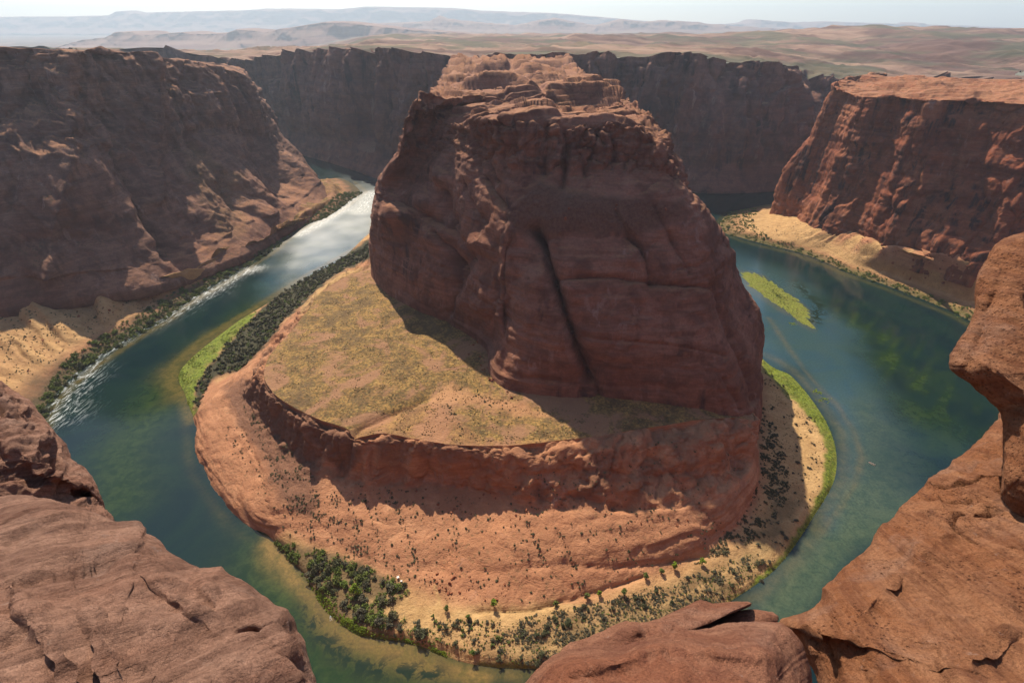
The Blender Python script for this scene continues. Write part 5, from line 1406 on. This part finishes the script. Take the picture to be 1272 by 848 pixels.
# --- weedy gravel bar in the right channel
def bar_island():
    ol = np.array([at(a, b, z=0)[:2] for a, b in [(916,333),(930,334),(948,342),(966,353),(985,367),(1000,378),(1009,391),(1011,406),(1001,407),(986,395),(968,381),(945,367),(925,352)]])
    c = ol.mean(axis=0); n = 120
    t = np.linspace(0, len(ol), n, endpoint=False); i = t.astype(int); f = (t-i)[:, None]
    e = ol[i]*(1-f)+ol[(i+1) % len(ol)]*f
    e = c+(e-c)*(1+0.30*fbm(e[:, 0]/8, e[:, 1]/8, 0*e[:, 0], 3))[:, None]
    r = np.linspace(0, 1, 18)[:, None]
    gx = c[0]+(e[:, 0]-c[0])[None]*r; gy = c[1]+(e[:, 1]-c[1])[None]*r
    gz = 0.7*(1-r**2)-0.15+0.25*fbm(gx/7, gy/7, 0*gx, 3)*(1-r)
    Gi = np.stack([gx, gy, gz+0*gx], -1)
    one = np.ones(Gi.shape[:2])
    o = gridobj('gravel_bar', Gi, M_bank, dict(grass=one*0, sand=one*0.1, green=one*0.9, scree=one*0.3), wrap=True, flip=True)
    tag(o, 'low weedy gravel bar in the right channel', kind='structure'); return Gi
Gi = bar_island()
rs = np.random.RandomState(77)
k = rs.randint(0, Gi.shape[0]*Gi.shape[1], 900); ex = Gi.reshape(-1, 3)[k]+rs.normal(size=(900, 3))*np.array([1.5, 1.5, 0])
stuff_mesh('marsh_grass', ex, rs.uniform(0.3, 0.9, 900), 'small', 24, 0.45, M_fg, 'green weeds growing on the gravel bar in the right channel', 15, 'grass')
for i, (a, b, s, lab) in enumerate([
                                   (984,402,0.5,'tiny weed tuft in the water beside the tip of the gravel bar'),(1016,487,0.6,'small weed patch off the right bank, upper one'),(1024,496,0.7,'small weed patch off the right bank, lower one')]):
    rs = np.random.RandomState(90+i); c = at(a, b, z=0.1); n = 26
    pp = c+rs.normal(size=(n, 3))*np.array([4.5*s, 3.5*s, 0])
    v = []
    for p in pp:
        vv, ff = leaf_cloud(16, lobes_of('small', rs), 0.5, rs=rs); v.append((vv*np.array([1.1, 1.1, .5])+p, ff))
    V, Fq = join(v); tag(link('weed_patch', mesh_from('weed_patch', V, Fq, M_fb, smooth=False)), lab, 'weeds')

# ------------------------------------------------------------------ boats and shelter
def simple_mat(name, col, rough=0.5, metallic=0.0):
    t = NT(name); n = t.noise(t.coord(), 6, 4)
    return t.done(t.mix(t.ramp(n, .3, .7, 0, .25), col, tuple(c*0.7 for c in col)), rough, None, 0.4, Metallic=metallic)
M_hull = simple_mat('boat_white', (0.62, 0.56, 0.50)); M_hd = simple_mat('boat_dark', (0.05, 0.045, 0.045)); M_redp = simple_mat('red_cloth', (0.30, 0.06, 0.05))
M_tan = simple_mat('tan_cushion', (0.45, 0.36, 0.27)); M_white = simple_mat('white_cloth', (0.5, 0.48, 0.45)); M_cy = simple_mat('cyan_cloth', (0.10, 0.50, 0.62)); M_skin = simple_mat('skin', (0.45, 0.27, 0.19))

def boxm(c, s, bev=0.04):
    import bmesh
    bm = bmesh.new(); bmesh.ops.create_cube(bm, size=1)
    for v in bm.verts: v.co = (v.co.x*s[0]+c[0], v.co.y*s[1]+c[1], v.co.z*s[2]+c[2])
    bmesh.ops.bevel(bm, geom=bm.edges[:], offset=min(bev, min(s)*0.3), segments=2, affect='EDGES')
    return bm
def bmobj(name, bms, mat, parent=None):
    import bmesh
    me = bpy.data.meshes.new(name); big = bmesh.new()
    for b in bms:
        t_ = bpy.data.meshes.new('t'); b.to_mesh(t_); big.from_mesh(t_); bpy.data.meshes.remove(t_); b.free()
    big.to_mesh(me); big.free(); me.materials.append(mat)
    return link(name, me, parent)

def hull_mesh(L=5.6, Wd=2.0, H=0.75):
    ns, nc = 26, 13
    st = np.linspace(0, 1, ns)
    V = []
    for inner in (0, 1):
        for s in st:
            w = Wd/2*(1-max(0, (s-0.55)/0.45)**2.3)*(0.92+0.08*math.sin(s*PI))+0.02
            if inner: w = max(w-0.09, 0.01)
            hz = H*(1+0.30*max(0, s-0.4))
            for k in range(nc):
                a = -1+2*k/(nc-1)
                yy = w*np.sign(a)*min(1, abs(a)*1.5)
                zz = (hz if abs(a) > 0.98 else hz*max(0, (abs(a)-0.62)/0.38)**0.8)+0.18*max(0, s-0.7)*(1-abs(a))
                if inner: zz = max(zz, 0.14)
                V.append((s*L-L/2-(0.08*inner if s > .9 else -0.08*inner if s < .1 else 0), yy, zz-0.18))
    V = np.array(V).reshape(2, ns, nc, 3)
    f1 = gridfaces(ns, nc); f2 = gridfaces(ns, nc)[:, ::-1]+ns*nc
    fs = [f1, f2]
    n2 = ns*nc
    for i in range(ns-1):
        for k in (0, nc-1):
            a, b = i*nc+k, (i+1)*nc+k; fs.append(np.array([[a, b, b+n2, a+n2]]))
    for k in range(nc-1):
        for i in (0, ns-1):
            a, b = i*nc+k, i*nc+k+1; fs.append(np.array([[a, b, b+n2, a+n2]]))
    return V.reshape(-1, 3), np.concatenate(fs)

def boat(name, a, b, rz, label, s=1.0, cargo='people'):
    e = bpy.data.objects.new(name, None); C.objects.link(e)
    p = at(a, b, z=0.0); e.location = tuple(p); e.rotation_euler = (0, 0, rz); e.scale = (s, s, s); e.empty_display_size = 0.5
    tag(e, label, 'boat')
    v, f = hull_mesh(); link('hull', mesh_from('hull', v, f, M_hull), e)
    for xx in (-1.3, 0.2, 1.4): bmobj('seat', [boxm((xx, 0, 0.32), (0.42, 1.6, 0.10))], M_tan, e)
    bmobj('console', [boxm((-0.5, 0.35, 0.45), (0.5, 0.5, 0.55), .06), boxm((-0.62, 0.35, 0.80), (0.06, 0.5, 0.28), .02)], M_hd, e)
    m = bmobj('outboard_motor', [boxm((-2.95, 0, 0.62), (0.36, 0.32, 0.46), .1), boxm((-2.95, 0, 0.1), (0.14, 0.12, 0.9), .04)], M_hd, e)
    bmobj('cargo_bag', [boxm((1.9, 0, 0.42), (0.6, 0.8, 0.35), .12)], M_redp if cargo == 'people' else M_cy, e)
    return e
boat('motor_boat', 1083, 576, R(135), 'small pale motor boat alone on the water off the right bank', 0.85)
boat('motor_boat', 411, 768, R(115), 'small boat with cyan gear pulled in against the bright green near left bank', 0.62, 'x')

def shelter(p):
    e = bpy.data.objects.new('camp_shelter', None); C.objects.link(e); e.location = tuple(float(q) for q in p); e.rotation_euler = (0, 0, 0.4); e.empty_display_size = 0.5; e.scale = (0.75, 0.75, 0.75)
    tag(e, 'small white hut with a red side at the top of the footpath', 'hut')
    bmobj('wall', [boxm((0, 0, 0.9), (1.5, 1.5, 1.8), .03)], M_redp, e)
    bmobj('roof', [boxm((0, 0, 1.9), (2.0, 2.0, 0.16), .05)], M_white, e)
    bmobj('door', [boxm((0, -0.77, 0.8), (0.7, 0.05, 1.5), .01)], M_white, e)
shelter(on_px(G_TER, 495, 717))
b2 = bmobj('storage_box', [boxm((0, 0, 0.4), (1.2, 0.9, 0.8), .06), boxm((0, 0, 0.84), (1.25, 0.95, 0.08), .03)], M_white); b2.location = tuple(on_px(G_TER, 499, 721))
tag(b2, 'white storage box beside the small hut above the footpath', 'box')

# fallen blocks under the cliffs
def boulder_mesh(seed):
    rs = np.random.RandomState(seed)
    import bmesh
    bm = bmesh.new(); bmesh.ops.create_icosphere(bm, subdivisions=3, radius=1)
    v = np.array([q.co[:] for q in bm.verts])
    n = rs.normal(size=(9, 3)); n /= np.linalg.norm(n, axis=1, keepdims=True)
    for k in range(9):
        dd = v@n[k]-rs.uniform(.5, .8); v = v-np.maximum(dd, 0)[:, None]*n[k]
    v = v*(1+0.06*fbm(v[:, 0]*2+seed, v[:, 1]*2, v[:, 2]*2, 3))[:, None]
    for q, c in zip(bm.verts, v): q.co = c
    me = bpy.data.meshes.new('boulder'); bm.to_mesh(me); bm.free(); me.materials.append(M_right); return me
BM = [boulder_mesh(i) for i in range(5)]
def boulders(G_, poly, n, lo, hi, seed, rm, label, group):
    rs = np.random.RandomState(seed)
    for p in field(G_, poly, n, seed, rm):
        o = bpy.data.objects.new('boulder', BM[rs.randint(5)]); C.objects.link(o)
        s = lo+(hi-lo)*rs.rand()**3
        o.location = tuple(p+np.array([0, 0, 0.2*s])); o.scale = (s, s*rs.uniform(.7, 1), s*rs.uniform(.5, .9)); o.rotation_euler = tuple(rs.uniform(0, 6, 3)*np.array([.2, .2, 1]))
        tag(o, label, 'boulder', group)
boulders(G_TER, [(585,420),(620,470),(680,492),(640,500),(600,470),(575,440)], 60, 0.5, 1.6, 61, RV_TER > 8, 'fallen sandstone block in the shade at the foot of the butte', 'fallen blocks at the foot of the butte')
boulders(G_TER, [(505,708),(560,712),(600,720),(640,735),(600,752),(540,745)], 70, 0.4, 1.3, 62, rkm, 'pale fallen block above the sandy camp flat', 'pale blocks above the camp flat')
boulders(G_MESA, [(645,245),(700,238),(790,245),(845,255),(820,285),(660,285)], 70, 0.5, 1.7, 65, None, 'fallen block on the dark rubble slope halfway up the butte', 'blocks on the rubble slope of the butte')
boulders(G_TER, [(480,603),(640,615),(860,625),(880,660),(640,650),(480,630)], 60, 0.4, 1.5, 66, rkm, 'fallen block below the bench cliff on the slickrock apron', 'fallen blocks below the bench cliff')
boulders(G_EB, [(1060,290),(1200,330),(1220,370),(1120,345)], 50, 0.8, 2.6, 63, RV_EB > 3, 'red fallen block on the slope below the eastern cliff', 'fallen blocks below the eastern cliff')
boulders(G_WB, [(0,400),(200,345),(240,350),(120,440),(20,480)], 50, 0.6, 2.0, 64, RV_WB > 3, 'brown fallen block on the western talus', 'fallen blocks on the western talus')

# ------------------------------------------------------------------ haze
import bmesh
bm = bmesh.new(); bmesh.ops.create_cube(bm, size=1)
zlo, zhi = -230.0, 1040.0
for v in bm.verts: v.co = (v.co.x*64000, v.co.y*56000, (v.co.z+0.5)*(zhi-zlo)+zlo)
me = bpy.data.meshes.new('haze'); bm.to_mesh(me); bm.free()
mh = bpy.data.materials.new('haze'); mh.use_nodes = True
for n in list(mh.node_tree.nodes): mh.node_tree.nodes.remove(n)
vo = mh.node_tree.nodes.new('ShaderNodeOutputMaterial'); pv = mh.node_tree.nodes.new('ShaderNodeVolumePrincipled')
pv.inputs['Color'].default_value = (0.72, 0.86, 1.0, 1); pv.inputs['Density'].default_value = HAZE = 0.000050; pv.inputs['Anisotropy'].default_value = 0.25
mh.node_tree.links.new(pv.outputs[0], vo.inputs['Volume'])
me.materials.append(mh)
hz = link('haze', me); tag(hz, 'thin blue haze filling the canyon and the far plateau', kind='stuff')
